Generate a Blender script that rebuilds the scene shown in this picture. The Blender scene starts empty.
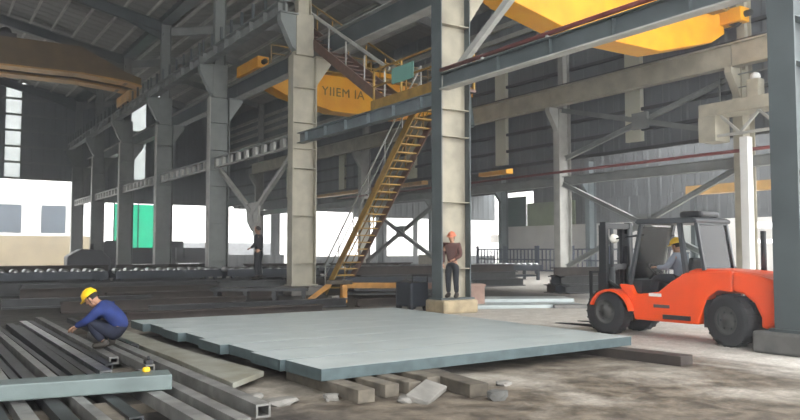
import bpy, bmesh, math, random
from mathutils import Vector, Matrix
random.seed(7)
HAZE = .007
PI = math.pi
C = bpy.context.scene.collection
R = math.radians

# ------------------------------------------------------------------ materials
MATS = {}
def mat(name, col, rough=.6, metal=0., var=.25, scale=3., bump=0., col2=None, spec=.4, detail=5.):
    if name in MATS: return MATS[name]
    m = bpy.data.materials.new(name); m.use_nodes = True
    nt = m.node_tree; N = nt.nodes; L = nt.links
    b = N['Principled BSDF']
    b.inputs['Roughness'].default_value = rough; b.inputs['Metallic'].default_value = metal
    b.inputs['Specular IOR Level'].default_value = spec
    tc = N.new('ShaderNodeTexCoord'); nz = N.new('ShaderNodeTexNoise')
    nz.inputs['Scale'].default_value = scale; nz.inputs['Detail'].default_value = detail
    L.new(tc.outputs['Object'], nz.inputs['Vector'])
    cr = N.new('ShaderNodeValToRGB')
    c2 = col2 or tuple(c*(1-var) for c in col)
    cr.color_ramp.elements[0].position = .35; cr.color_ramp.elements[0].color = (*c2, 1)
    cr.color_ramp.elements[1].position = .65; cr.color_ramp.elements[1].color = (*col, 1)
    L.new(nz.outputs['Fac'], cr.inputs['Fac']); L.new(cr.outputs['Color'], b.inputs['Base Color'])
    if bump:
        bp = N.new('ShaderNodeBump'); bp.inputs['Strength'].default_value = bump
        L.new(nz.outputs['Fac'], bp.inputs['Height']); L.new(bp.outputs['Normal'], b.inputs['Normal'])
    MATS[name] = m
    return m

creamcol = mat('cream_column_paint', (.40, .365, .28), .6, var=.35, scale=1.5)
cream = mat('cream_paint', (.46, .43, .34), .55, var=.3, scale=1.5)
colgrey = mat('grey_column_paint', (.22, .24, .23), .55, var=.3, scale=1.5)
darkgrey = mat('dark_grey_paint', (.075, .092, .095), .5, var=.3, scale=1.2)
bluegrey = mat('blue_grey_paint', (.17, .205, .215), .5, var=.3, scale=1.5)
palegrey = mat('pale_grey_paint', (.46, .46, .43), .5, var=.25, scale=2)
girdgrey = mat('girder_grey_paint', (.27, .285, .275), .55, var=.35, scale=1.2)
wallsheet = mat('wall_sheet', (.105, .112, .115), .55, var=.25, scale=.5)
wallhaze = mat('hazed_end_wall_sheet', (.17, .19, .205), .55, var=.25, scale=.5)  # haze put into the colour: paler and bluer than the plain wall sheet
wallback = mat('back_wall_sheet', (.165, .18, .195), .55, var=.2, scale=.5)
tieweb = mat('tie_beam_web', (.095, .115, .12), .5, var=.3, scale=1.5)
girtmat = mat('girt_dark', (.035, .036, .036), .6)
roofsheet = mat('roof_sheet', (.27, .265, .24), .6, var=.3, scale=.5)
purlmat = mat('purlin_galv', (.55, .54, .48), .5, var=.3, scale=1)
yellow = mat('crane_yellow', (.85, .42, .015), .45, var=.18, scale=1.5, col2=(.78, .33, .01))
dustyel = mat('dusty_yellow', (.42, .25, .05), .6, var=.4, scale=3)
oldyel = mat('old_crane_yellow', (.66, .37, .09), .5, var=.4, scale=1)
oldyelshade = mat('old_crane_yellow_shaded', (.16, .10, .035), .6, var=.4, scale=1)  # shade on the girder sides put into a browner crane yellow
brownred = mat('brown_red_steel', (.16, .085, .06), .6, var=.4, scale=3)
redpipe = mat('red_pipe_paint', (.22, .05, .045), .5, var=.3, scale=3)
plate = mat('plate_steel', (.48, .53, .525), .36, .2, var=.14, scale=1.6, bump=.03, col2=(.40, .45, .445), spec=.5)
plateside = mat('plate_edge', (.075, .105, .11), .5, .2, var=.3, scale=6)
darksteel = mat('dark_steel', (.048, .050, .052), .42, .45, var=.45, scale=4, bump=.05)
shinysteel = mat('shiny_steel', (.42, .43, .43), .28, .85, var=.4, scale=5)
milled = mat('mill_scale_steel', (.24, .235, .22), .42, .35, var=.45, scale=4, bump=.05)
greenplate = mat('green_grey_plate', (.14, .175, .17), .45, .2, var=.25, scale=3)
dirtyplate = mat('dirty_plate', (.30, .30, .26), .5, .15, var=.35, scale=2.5, col2=(.20, .19, .14))
timber = mat('old_timber', (.15, .13, .10), .85, var=.5, scale=6, bump=.3)
timberdark = mat('dark_timber', (.10, .085, .065), .85, var=.5, scale=6, bump=.3)
concrete = mat('pedestal_concrete', (.21, .20, .18), .9, var=.35, scale=4, bump=.25)
concreteyel = mat('yellowed_concrete', (.42, .34, .22), .9, var=.35, scale=4, bump=.25)
concdark = mat('dark_concrete', (.11, .108, .10), .9, var=.4, scale=4, bump=.25)
rust = mat('rusty_steel', (.055, .043, .037), .7, .2, var=.5, scale=3)
orangepaint = mat('orange_trestle_paint', (.50, .24, .05), .6, var=.35, scale=4)
orange = mat('forklift_orange', (.78, .078, .010), .32, var=.12, scale=2, spec=.5)
black = mat('black_paint', (.018, .019, .021), .45, var=.2, scale=4)
rubber = mat('tyre_rubber', (.026, .027, .029), .75, var=.3, scale=6, bump=.1)
rimmat = mat('rim_dust', (.075, .075, .072), .6, var=.3, scale=6)
cabgrey = mat('cab_frame_grey', (.05, .055, .06), .4, var=.2, scale=4)
white = mat('white_paint', (.75, .75, .73), .5, var=.08, scale=3)
lampglass = mat('lamp_lens', (.8, .78, .7), .2, var=.05)
redlens = mat('red_lens', (.5, .02, .02), .25, var=.05)
skin = mat('skin', (.42, .23, .15), .6, var=.1, scale=6)
navy = mat('navy_cloth', (.018, .035, .15), .85, var=.3, scale=6, bump=.15)
darknavy = mat('dark_navy_cloth', (.007, .010, .026), .85, var=.3, scale=6, bump=.15)
greycloth = mat('grey_cloth', (.24, .27, .32), .85, var=.2, scale=6, bump=.15)
blackcloth = mat('black_cloth', (.018, .02, .026), .85, var=.3, scale=6, bump=.15)
maroon = mat('maroon_cloth', (.115, .055, .048), .85, var=.3, scale=6, bump=.15)
helmety = mat('helmet_yellow', (.88, .56, .01), .35, var=.05, scale=4)
helmeto = mat('helmet_orange', (.55, .17, .09), .4, var=.05, scale=4)
hairm = mat('dark_hair', (.015, .012, .01), .7)
bootm = mat('boot_leather', (.03, .025, .02), .6)
green = mat('green_netting', (.10, .62, .46), .8, var=.25, scale=1.5)
tanwall = mat('tan_wall', (.42, .34, .22), .9, var=.2, scale=.7)
bluewin = mat('blue_dark_glass', (.10, .13, .17), .3, var=.2, scale=1)
teal = mat('teal_board', (.16, .36, .30), .5, var=.1, scale=3)
darkgreen = mat('dark_green_panel', (.04, .11, .085), .6, var=.3, scale=.8)
palegreen = mat('pale_green_panel', (.30, .36, .22), .6, var=.3, scale=.8)
lowwall = mat('pale_wall', (.75, .73, .70), .85, var=.15, scale=.6)
fenceblue = mat('blue_fence_paint', (.05, .065, .11), .55, var=.3, scale=3)
machdark = mat('machine_dark', (.035, .042, .055), .5, .3, var=.4, scale=2)
machteal = mat('machine_teal', (.03, .07, .08), .5, .2, var=.4, scale=2)
ltxt = mat('lettering_dark', (.10, .05, .02), .7)
yelobj = mat('yellow_plastic', (.80, .48, .02), .4, var=.05)
hosem = mat('hose_red', (.20, .05, .035), .5)
outconc = mat('outside_concrete', (.75, .74, .70), .9, var=.1, scale=.2)

def translucent(name, col, tr=.6):
    m = bpy.data.materials.new(name); m.use_nodes = True
    nt = m.node_tree; N = nt.nodes; L = nt.links
    out = N['Material Output']; N.remove(N['Principled BSDF'])
    d = N.new('ShaderNodeBsdfDiffuse'); t = N.new('ShaderNodeBsdfTranslucent'); mx = N.new('ShaderNodeMixShader')
    nz = N.new('ShaderNodeTexNoise'); nz.inputs['Scale'].default_value = .8
    tc = N.new('ShaderNodeTexCoord'); L.new(tc.outputs['Object'], nz.inputs['Vector'])
    cr = N.new('ShaderNodeValToRGB')
    cr.color_ramp.elements[0].color = (*[c*.75 for c in col], 1); cr.color_ramp.elements[1].color = (*col, 1)
    L.new(nz.outputs['Fac'], cr.inputs['Fac'])
    L.new(cr.outputs['Color'], d.inputs['Color']); L.new(cr.outputs['Color'], t.inputs['Color'])
    mx.inputs['Fac'].default_value = tr
    L.new(d.outputs[0], mx.inputs[1]); L.new(t.outputs[0], mx.inputs[2]); L.new(mx.outputs[0], out.inputs['Surface'])
    return m
fibre = translucent('fibreglass_strip', (.88, .87, .72), .25)
fibrelit = translucent('fibreglass_strip_lit', (.85, .88, .88), .7)

greennet = translucent('green_net_lit', (.12, .75, .55), .75)

def glass_mat():
    m = bpy.data.materials.new('cab_glass'); m.use_nodes = True
    nt = m.node_tree; N = nt.nodes; L = nt.links
    out = N['Material Output']; N.remove(N['Principled BSDF'])
    g = N.new('ShaderNodeBsdfGlossy'); g.inputs['Roughness'].default_value = .05
    t = N.new('ShaderNodeBsdfTransparent'); t.inputs['Color'].default_value = (.86, .89, .89, 1)
    fr = N.new('ShaderNodeFresnel'); fr.inputs['IOR'].default_value = 1.45
    mx = N.new('ShaderNodeMixShader')
    L.new(fr.outputs[0], mx.inputs['Fac']); L.new(t.outputs[0], mx.inputs[1]); L.new(g.outputs[0], mx.inputs[2])
    L.new(mx.outputs[0], out.inputs['Surface'])
    return m
cabglass = glass_mat()

def floor_mat():
    m = bpy.data.materials.new('dirt_concrete_floor'); m.use_nodes = True
    nt = m.node_tree; N = nt.nodes; L = nt.links; b = N['Principled BSDF']
    tc = N.new('ShaderNodeTexCoord')
    def noise(scale, detail=6, dist=0., sc=(1, 1, 1)):
        mp = N.new('ShaderNodeMapping'); mp.inputs['Scale'].default_value = sc
        L.new(tc.outputs['Object'], mp.inputs['Vector'])
        n = N.new('ShaderNodeTexNoise'); n.inputs['Scale'].default_value = scale
        n.inputs['Detail'].default_value = detail; n.inputs['Distortion'].default_value = dist
        L.new(mp.outputs[0], n.inputs['Vector']); return n
    def ramp(src, p0, c0, p1, c1):
        r = N.new('ShaderNodeValToRGB')
        r.color_ramp.elements[0].position = p0; r.color_ramp.elements[0].color = (*c0, 1)
        r.color_ramp.elements[1].position = p1; r.color_ramp.elements[1].color = (*c1, 1)
        L.new(src, r.inputs['Fac']); return r
    def mix(fac, a, bb):
        x = N.new('ShaderNodeMixRGB')
        if hasattr(fac, 'links'): L.new(fac, x.inputs[0])
        else: x.inputs[0].default_value = fac
        L.new(a, x.inputs[1]); L.new(bb, x.inputs[2]); return x
    n1 = noise(.55, 8, .6); n2 = noise(3.2, 8, .3); n3 = noise(18, 6); n4 = noise(.9, 6, 1.2, (1.6, .5, 1))
    dirt = ramp(n2.outputs['Fac'], .35, (.06, .048, .036), .68, (.19, .16, .122))
    pale = ramp(n2.outputs['Fac'], .3, (.22, .195, .16), .7, (.38, .35, .30))
    patch = ramp(n1.outputs['Fac'], .46, (0, 0, 0), .64, (1, 1, 1))
    base = mix(patch.outputs['Color'], dirt.outputs['Color'], pale.outputs['Color'])
    # the swept driving lane along the column row is cleaner concrete
    sx = N.new('ShaderNodeSeparateXYZ'); L.new(tc.outputs['Object'], sx.inputs[0])
    ad = N.new('ShaderNodeMath'); ad.operation = 'MULTIPLY_ADD'; ad.inputs[1].default_value = 2.2
    L.new(n4.outputs['Fac'], ad.inputs[0]); L.new(sx.outputs['X'], ad.inputs[2])
    mr = N.new('ShaderNodeMapRange'); mr.inputs[1].default_value = 10.9; mr.inputs[2].default_value = 12.2
    L.new(ad.outputs[0], mr.inputs[0])
    lane = ramp(n2.outputs['Fac'], .3, (.42, .39, .34), .7, (.60, .57, .52))
    base = mix(mr.outputs[0], base.outputs[0], lane.outputs['Color'])
    yd = N.new('ShaderNodeMath'); yd.operation = 'MULTIPLY_ADD'; yd.inputs[1].default_value = 3.
    L.new(n1.outputs['Fac'], yd.inputs[0]); L.new(sx.outputs['Y'], yd.inputs[2])
    m2 = N.new('ShaderNodeMapRange'); m2.inputs[1].default_value = 18.5; m2.inputs[2].default_value = 21.5
    L.new(yd.outputs[0], m2.inputs[0])
    oily = ramp(n2.outputs['Fac'], .35, (.03, .028, .026), .68, (.10, .09, .08))
    m4 = N.new('ShaderNodeMapRange'); m4.inputs[1].default_value = 24.; m4.inputs[2].default_value = 21.
    L.new(ad.outputs[0], m4.inputs[0])
    mm = N.new('ShaderNodeMath'); mm.operation = 'MULTIPLY'; L.new(m2.outputs[0], mm.inputs[0]); L.new(m4.outputs[0], mm.inputs[1])
    base = mix(mm.outputs[0], base.outputs[0], oily.outputs['Color'])
    xd = N.new('ShaderNodeMath'); xd.operation = 'MULTIPLY_ADD'; xd.inputs[1].default_value = 1.5
    L.new(n1.outputs['Fac'], xd.inputs[0]); L.new(sx.outputs['X'], xd.inputs[2])
    m3 = N.new('ShaderNodeMapRange'); m3.inputs[1].default_value = 4.6; m3.inputs[2].default_value = 3.6
    L.new(xd.outputs[0], m3.inputs[0])
    base = mix(m3.outputs[0], base.outputs[0], oily.outputs['Color'])
    grit = ramp(n3.outputs['Fac'], .3, (.55, .55, .55), .7, (1.15, 1.15, 1.15))
    mul = N.new('ShaderNodeMixRGB'); mul.blend_type = 'MULTIPLY'; mul.inputs[0].default_value = .6
    L.new(base.outputs[0], mul.inputs[1]); L.new(grit.outputs['Color'], mul.inputs[2])
    L.new(mul.outputs[0], b.inputs['Base Color'])
    b.inputs['Roughness'].default_value = .7; b.inputs['Specular IOR Level'].default_value = .3
    bp = N.new('ShaderNodeBump'); bp.inputs['Strength'].default_value = .5; bp.inputs['Distance'].default_value = .04
    L.new(n2.outputs['Fac'], bp.inputs['Height']); L.new(bp.outputs['Normal'], b.inputs['Normal'])
    return m

# ------------------------------------------------------------------ mesh builder
class MB:
    def __init__(s): s.v = []; s.f = []; s.sm = []; s.cut = []
    def add(s, vs, fs, smooth=False):
        o = len(s.v); s.cut.append((len(s.v), len(s.f))); s.v += [tuple(v) for v in vs]
        for f in fs: s.f.append(tuple(i+o for i in f)); s.sm.append(smooth)
        return s
    def box(s, x0, x1, y0, y1, z0, z1):
        vs = [(x, y, z) for z in (z0, z1) for y in (y0, y1) for x in (x0, x1)]
        return s.add(vs, [(0, 2, 3, 1), (4, 5, 7, 6), (0, 1, 5, 4), (2, 6, 7, 3), (0, 4, 6, 2), (1, 3, 7, 5)])
    def frame_of(s, p, q, up=None):
        p = Vector(p); q = Vector(q); d = (q-p).normalized()
        u = Vector(up) if up else Vector((0, 0, 1))
        if abs(d.dot(u)) > .98: u = Vector((1, 0, 0))
        a = d.cross(u).normalized(); b = a.cross(d).normalized()
        return p, q, a, b
    def bar(s, p, q, w, h, up=None):
        p, q, a, b = s.frame_of(p, q, up)
        vs = [e + a*(i*w/2) + b*(j*h/2) for e in (p, q) for j in (-1, 1) for i in (-1, 1)]
        return s.add(vs, [(0, 1, 3, 2), (4, 6, 7, 5), (0, 4, 5, 1), (2, 3, 7, 6), (0, 2, 6, 4), (1, 5, 7, 3)])
    def ibar(s, p, q, w, h, tf=.03, tw=.02, up=None):
        p0, q0, a, b = s.frame_of(p, q, up)
        s.bar(p0 + b*(h/2-tf/2), q0 + b*(h/2-tf/2), w, tf, b)
        s.bar(p0 - b*(h/2-tf/2), q0 - b*(h/2-tf/2), w, tf, b)
        return s.bar(p0, q0, tw, h-2*tf, b)
    def extrude(s, poly, axis, a, b, smooth=False):
        n = len(poly); vs = []
        for t in (a, b):
            for (u, w) in poly:
                vs.append({'x': (t, u, w), 'y': (u, t, w), 'z': (u, w, t)}[axis])
        fs = [tuple(range(n))[::-1], tuple(range(n, 2*n))]
        s.add(vs, fs)
        o = len(s.v)-2*n
        for i in range(n):
            j = (i+1) % n
            s.f.append((o+i, o+j, o+n+j, o+n+i)); s.sm.append(smooth)
        return s
    def tube(s, pts, r, n=8, caps=True):
        pts = [Vector(p) for p in pts]; m = len(pts)
        rs = r if isinstance(r, (list, tuple)) else [r]*m
        vs = []
        for i, p in enumerate(pts):
            d = (pts[min(i+1, m-1)] - pts[max(i-1, 0)]).normalized()
            u = Vector((0, 0, 1)) if abs(d.z) < .9 else Vector((1, 0, 0))
            a = d.cross(u).normalized(); b = a.cross(d)
            for k in range(n):
                t = 2*PI*k/n; vs.append(p + (a*math.cos(t) + b*math.sin(t))*rs[i])
        fs = []
        for i in range(m-1):
            for k in range(n):
                k2 = (k+1) % n
                fs.append((i*n+k, i*n+k2, (i+1)*n+k2, (i+1)*n+k))
        s.add(vs, fs, True)
        if caps:
            o = len(s.v)-len(vs)
            s.f.append(tuple(o+k for k in range(n))[::-1]); s.sm.append(False)
            s.f.append(tuple(o+(m-1)*n+k for k in range(n))); s.sm.append(False)
        return s
    def lathe(s, prof, c, axis='z', n=28, smooth=True):
        vs = []; m = len(prof)
        for (r, h) in prof:
            for k in range(n):
                t = 2*PI*k/n; u = r*math.cos(t); w = r*math.sin(t)
                q = {'z': (u, w, h), 'x': (h, u, w), 'y': (u, h, w)}[axis]
                vs.append((c[0]+q[0], c[1]+q[1], c[2]+q[2]))
        fs = []
        for i in range(m-1):
            for k in range(n):
                k2 = (k+1) % n; fs.append((i*n+k, i*n+k2, (i+1)*n+k2, (i+1)*n+k))
        return s.add(vs, fs, smooth)
    def ball(s, c, rx, ry, rz, nu=16, nv=10, v0=0., v1=PI):
        vs = []; fs = []
        for i in range(nv+1):
            t = v0+(v1-v0)*i/nv
            for k in range(nu):
                p = 2*PI*k/nu
                vs.append((c[0]+rx*math.sin(t)*math.cos(p), c[1]+ry*math.sin(t)*math.sin(p), c[2]+rz*math.cos(t)))
        for i in range(nv):
            for k in range(nu):
                k2 = (k+1) % nu; fs.append((i*nu+k, i*nu+k2, (i+1)*nu+k2, (i+1)*nu+k))
        return s.add(vs, fs, True)
    def xf(s, M, start=0):
        for i in range(start, len(s.v)): s.v[i] = tuple(M @ Vector(s.v[i]))
        return s
    def each(s, name, m, parent):
        """one part per shape added"""
        ends = s.cut[1:] + [(len(s.v), len(s.f))]
        for (v0, f0), (v1, f1) in zip(s.cut, ends):
            q = MB(); q.v = s.v[v0:v1]; q.f = [tuple(i-v0 for i in f) for f in s.f[f0:f1]]; q.sm = s.sm[f0:f1]
            q.build(name, m, parent)
    def build(s, name, m, parent=None, bevel=0, loc=None):
        me = bpy.data.meshes.new(name)
        off = Vector((0, 0, 0))
        if parent is None:
            if loc is not None: off = Vector(loc)
            else:
                xs = [v[0] for v in s.v]; ys = [v[1] for v in s.v]; zs = [v[2] for v in s.v]
                off = Vector(((min(xs)+max(xs))/2, (min(ys)+max(ys))/2, min(zs)))
        me.from_pydata([Vector(v)-off for v in s.v], [], s.f)
        me.polygons.foreach_set('use_smooth', s.sm)
        bm = bmesh.new(); bm.from_mesh(me); bmesh.ops.recalc_face_normals(bm, faces=bm.faces); bm.to_mesh(me); bm.free()
        me.materials.append(m); me.update()
        o = bpy.data.objects.new(name, me); C.objects.link(o)
        if parent is not None: o.parent = parent
        else: o.location = off
        if bevel:
            b = o.modifiers.new('edge', 'BEVEL'); b.width = bevel; b.segments = 2; b.limit_method = 'ANGLE'
        return o

def tag(o, label, cat, group=None, kind=None):
    o['label'] = label; o['category'] = cat
    if group: o['group'] = group
    o['kind'] = kind or 'thing'
    return o
def thing(name, label, cat, loc=(0, 0, 0), rz=0, group=None):
    o = bpy.data.objects.new(name, None); C.objects.link(o); o.empty_display_size = .3
    o.location = loc; o.rotation_euler = (0, 0, rz)
    return tag(o, label, cat, group)
def struct(o): o['kind'] = 'structure'; return o
def dup(root, loc, label, rz=None):
    r = root.copy(); C.objects.link(r); r.location = loc; r['label'] = label
    if rz is not None: r.rotation_euler = (0, 0, rz)
    for ch in list(root.children):
        c = ch.copy(); C.objects.link(c); c.parent = r
        for g in list(ch.children):
            d = g.copy(); C.objects.link(d); d.parent = c
    return r

# ------------------------------------------------------------------ plan of the works hall (metres; Y runs along the bays)
X1, X2 = 12.4, 26.2            # the two column rows
Y0, S = 16.5, 9.46
YE = 73.3                      # end wall
def ry(k): return Y0 + k*S

# ------------------------------------------------------------------ setting
struct(MB().box(-9, 62, -12, 74, -.3, 0).build('floor', floor_mat(), None, 0, (0, 0, 0)))
g = struct(MB().box(-60, 160, 74, 200, -.4, -.06).build('ground', outconc))
struct(MB().box(62, 160, -40, 74, -.4, -.06).build('ground', outconc))

def sheet(mb, p00, p10, p01, n, amp, nrm):
    """corrugated sheet: ribs repeat along p00->p10"""
    p00, p10, p01 = Vector(p00), Vector(p10), Vector(p01); nrm = Vector(nrm)
    vs = []; fs = []
    prof = [0, 0, 1, 1]
    m = n*4
    for i in range(m+1):
        u = (i//4 + [0, .55, .65, .9][i % 4])/n if i < m else 1.
        d = nrm*(amp*prof[i % 4])
        a = p00.lerp(p10, u)+d
        vs += [a, a+(p01-p00)]
    for i in range(m): fs.append((2*i, 2*i+2, 2*i+3, 2*i+1))
    return mb.add(vs, fs)

ROOFX = 0.0
EZ = 15.0; PIT = .21
def roof1(x): return EZ + (X1-x)*PIT
RX2 = (X1+X2)/2
def roof2(x): return EZ - .2 + (min(x-X1, X2-x))*PIT
# bay roofs
def slab_roof(name, xa, za, xb, zb, ya, yb):
    mb = MB(); sheet(mb, (xa, ya, za), (xa, yb, za), (xb, ya, zb), int((yb-ya)/.9), .06, (0, 0, 1))
    sheet(mb, (xa, ya, za+.12), (xa, yb, za+.12), (xb, ya, zb+.12), int((yb-ya)/.9), .06, (0, 0, 1))
    return struct(mb.build(name, roofsheet))
slab_roof('ceiling', X1, roof1(X1)+.5, ROOFX, roof1(ROOFX)+.5, -2, YE)
slab_roof('ceiling', -12, roof1(0)+.5-12*.21, ROOFX, roof1(ROOFX)+.5, -2, YE)  # unseen roof half, added to shut out light behind the camera
struct(MB().box(-12.3, -12, -2, YE, 0, 16).build('wall_front_unseen', wallsheet))  # unseen side wall, added to block light from the left
struct(MB().box(X1-.35, X1+.35, -2, YE, roof1(X1)+.25, roof1(X1)+.75).build('trim_gutter', darkgrey))
slab_roof('ceiling', X1, roof2(X1)+.5, RX2, roof2(RX2)+.5, 4, YE)
slab_roof('ceiling', RX2, roof2(RX2)+.5, X2+1.1, roof2(X2)+.35, 4, YE)
slab_roof('ceiling', X2+.9, 10.2, 41.5, 10.2, 34, YE)  # near end left unroofed, out of view, to let light onto the pale wall
slab_roof('ceiling', 41.5, 8.5, 60, 8.5, 34, YE)
for i, x in enumerate([11.3, 10.0, 8.7, 7.4, 6.1, 4.8, 3.5]):
    z = roof1(x)+.38
    struct(MB().ibar((x, 6, z), (x, YE, z), .10, .20, .015, .012).build('purlin', purlmat))
for i in range(9):
    x = X1+.8+i*1.5
    z = roof2(x)+.38
    struct(MB().ibar((x, 8, z), (x, YE, z), .12, .20, .015, .012).build('purlin', purlmat))
ORD = ['first', 'second', 'third', 'fourth', 'fifth', 'sixth', 'seventh', 'eighth']
for k in range(0, 7):
    y = ry(k) if k < 6 else YE-.4
    mb = MB().ibar((X1-.2, y, roof1(X1)), (ROOFX, y, roof1(ROOFX)), .30, .62, .03, .02)
    mb.bar((X1-.2, y, roof1(X1)-.55), (X1-2.6, y, roof1(X1-2.6)-.1), .04, .45)
    tag(mb.build('rafter', darkgrey), 'dark sloping roof rafter meeting the %s near-row column from the right' % ORD[k+1], 'rafter', 'roof rafters over the near bay')
    mb = MB().ibar((X1+.3, y, roof2(X1)), (RX2, y, roof2(RX2)), .26, .5, .03, .02).ibar((RX2, y, roof2(RX2)), (X2-.2, y, roof2(X2)), .26, .5, .03, .02)
    tag(mb.build('rafter', girdgrey), 'grey roof rafter behind the near row, over the %s near-row column from the right' % ORD[k+1], 'rafter', 'roof rafters over the middle bay')

# end wall (far left) with openings below
def wall_piece(xa, xb, za, zb):
    n = max(2, int((xb-xa)/.8)); mb = MB()
    sheet(mb, (xa, YE, za), (xb, YE, za), (xa, YE, zb), n, .05, (0, -1, 0))
    sheet(mb, (xa, YE+.12, za), (xb, YE+.12, za), (xa, YE+.12, zb), n, .05, (0, -1, 0))
    return struct(mb.build('wall_left', wallhaze))
wall_piece(-12, 6.5, 7.9, 18.2); wall_piece(6.5, 7.75, 16.1, 18.2); wall_piece(7.75, X1, 7.9, 16.4)
wall_piece(X1, 17.1, 6.1, 16.4); wall_piece(17.1, 18.5, 6.1, 8.4); wall_piece(17.1, 18.5, 12.2, 13.0); wall_piece(18.5, 27.4, 6.1, 16.4); wall_piece(27.4, 41.5, 5.9, 11); wall_piece(41.5, 62, 5.4, 9)
wall_piece(26.5, 33, 0, 1.2); wall_piece(36, 62, 0, 1.0); wall_piece(31.5, 32.5, 1.2, 5.9); wall_piece(45.2, 45.8, 1, 5.4); wall_piece(49.5, 50.1, 1, 5.4)
for z in (8.0, 9.4, 10.8, 12.2, 13.6, 15.0):
    struct(MB().box(1, X1, YE-.16, YE-.05, z-.09, z+.09).build('trim_left', colgrey))
for i, (xa, xb, za, zb) in enumerate([(6.5, 7.75, 8.0, 16.1), (17.1, 18.5, 8.4, 12.2), (17.1, 18.5, 13.0, 16.4)]):
    struct(MB().box(xa, xb, YE+.02, YE+.05, za, zb).build('window_%d' % (i+1), fibrelit))
# long wall of the second column row, above the open lower part
XW = X2+.72
mb = MB()
sheet(mb, (XW, 8, 6.1), (XW, YE, 6.1), (XW, 8, 15.2), 72, .05, (-1, 0, 0))
sheet(mb, (XW+.15, 8, 6.1), (XW+.15, YE, 6.1), (XW+.15, 8, 15.2), 72, .05, (-1, 0, 0))
struct(mb.build('wall_back', wallback))
for z in (11.7, 12.5, 13.2, 13.9):
    struct(MB().box(XW-.25, XW-.05, 8, YE, z-.13, z+.13).build('trim_back', purlmat))
for z in (6.15, 7.0, 7.9, 9.6, 10.5):
    struct(MB().box(XW-.2, XW-.05, 8, YE, z-.07, z+.07).build('trim_back', girtmat))
wi = 4
for (y, za, zb) in [(22.1, 6.5, 11.5), (31.05, 6.3, 11.5), (39.8, 6.3, 11.5), (49.1, 6.2, 9.3), (58.5, 6.2, 9.3)]:
    struct(MB().box(XW-.24, XW+.2, y-.42, y+.42, za, zb).build('window_%d' % wi, fibre)); wi += 1
# wall of the third row, further right
mb = MB(); sheet(mb, (41.2, 5, 5.4), (41.2, 44, 5.4), (41.2, 5, 10.5), 40, .05, (-1, 0, 0)); sheet(mb, (41.35, 5, 5.4), (41.35, 44, 5.4), (41.35, 5, 10.5), 40, .05, (-1, 0, 0))
struct(mb.build('wall_right', wallsheet)); mb = MB()
sheet(mb, (41.2, 44, 6.4), (41.2, YE, 6.4), (41.2, 44, 10.5), 32, .05, (-1, 0, 0)); sheet(mb, (41.35, 44, 6.4), (41.35, YE, 6.4), (41.35, 44, 10.5), 32, .05, (-1, 0, 0))
struct(mb.build('wall_right', wallsheet))
mb = MB(); sheet(mb, (41.2, 5, 3.6), (41.2, 42.5, 3.6), (41.2, 5, 5.4), 44, .05, (-1, 0, 0)); sheet(mb, (41.35, 5, 3.6), (41.35, 42.5, 3.6), (41.35, 5, 5.4), 44, .05, (-1, 0, 0))
struct(mb.build('wall_right', wallsheet))
# low pale wall below it
for (ya, yb, za, zb) in [(5, 23, 0, 3.6), (23, 26.3, 0, 2.1), (23, 26.3, 3.3, 3.6), (26.3, 31.4, 0, 3.6), (31.4, 33.6, 0, .9), (31.4, 33.6, 2.7, 3.6), (33.6, 47.2, 0, 3.6)]:
    struct(MB().box(41.0, 41.4, ya, yb, za, zb).build('wall_right', lowwall))

# ------------------------------------------------------------------ columns of the near row
def make_column(name, label, web_m, fl_m, ped_m, group, ped=(.66, .55)):
    t = thing(name, label, 'steel column', (0, 0, 0), 0, group)
    a_, b_ = ped
    MB().extrude([(-a_, -b_), (a_, -b_), (a_, b_), (-a_, b_)], 'z', 0, .36).build('pedestal', ped_m, t, .05)
    MB().box(-.56, .56, -.3, .3, .36, .41).build('base_plate', fl_m, t)
    top = 9.15
    MB().box(-.47, .47, -.012, .012, .41, top).build('web', web_m, t)
    MB().box(-.50, -.465, -.23, .23, .41, top).build('flange', fl_m, t)
    MB().box(.465, .50, -.23, .23, .41, top).build('flange', web_m if web_m is not creamcol else darkgrey, t)
    mb = MB()
    for z in (1.2, 3.0, 4.8, 5.55, 6.55, 7.9):
        mb.box(-.46, .46, -.22, .22, z-.012, z+.012)
    mb.each('stiffener', web_m, t)
    # brackets carrying the two runways
    mb = MB().extrude([(.50, 8.0), (.50, 9.15), (1.15, 9.15), (1.15, 8.95)], 'y', -.16, -.13).extrude([(.50, 8.0), (.50, 9.15), (1.15, 9.15), (1.15, 8.95)], 'y', .13, .16)
    mb.box(.45, 1.2, -.25, .25, 9.13, 9.17)
    mb.build('bracket', web_m, t)
    mb = MB().extrude([(-.35, 9.3), (-.35, 10.68), (-1.0, 10.68), (-1.0, 10.4), (-.5, 9.4)], 'y', -.16, .16)
    mb.box(-1.05, -.3, -.26, .26, 10.66, 10.71)
    mb.build('bracket', colgrey if web_m is not darkgrey else darkgrey, t)
    MB().box(-.36, .36, -.2, .2, 9.15, 10.75).build('column_head', web_m, t)
    mb = MB()
    mb.ibar((0, 0, 10.7), (0, 0, EZ+.2), .34, .55, .03, .02, (1, 0, 0))
    mb.build('upper_shaft', web_m, t)
    return t

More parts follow.
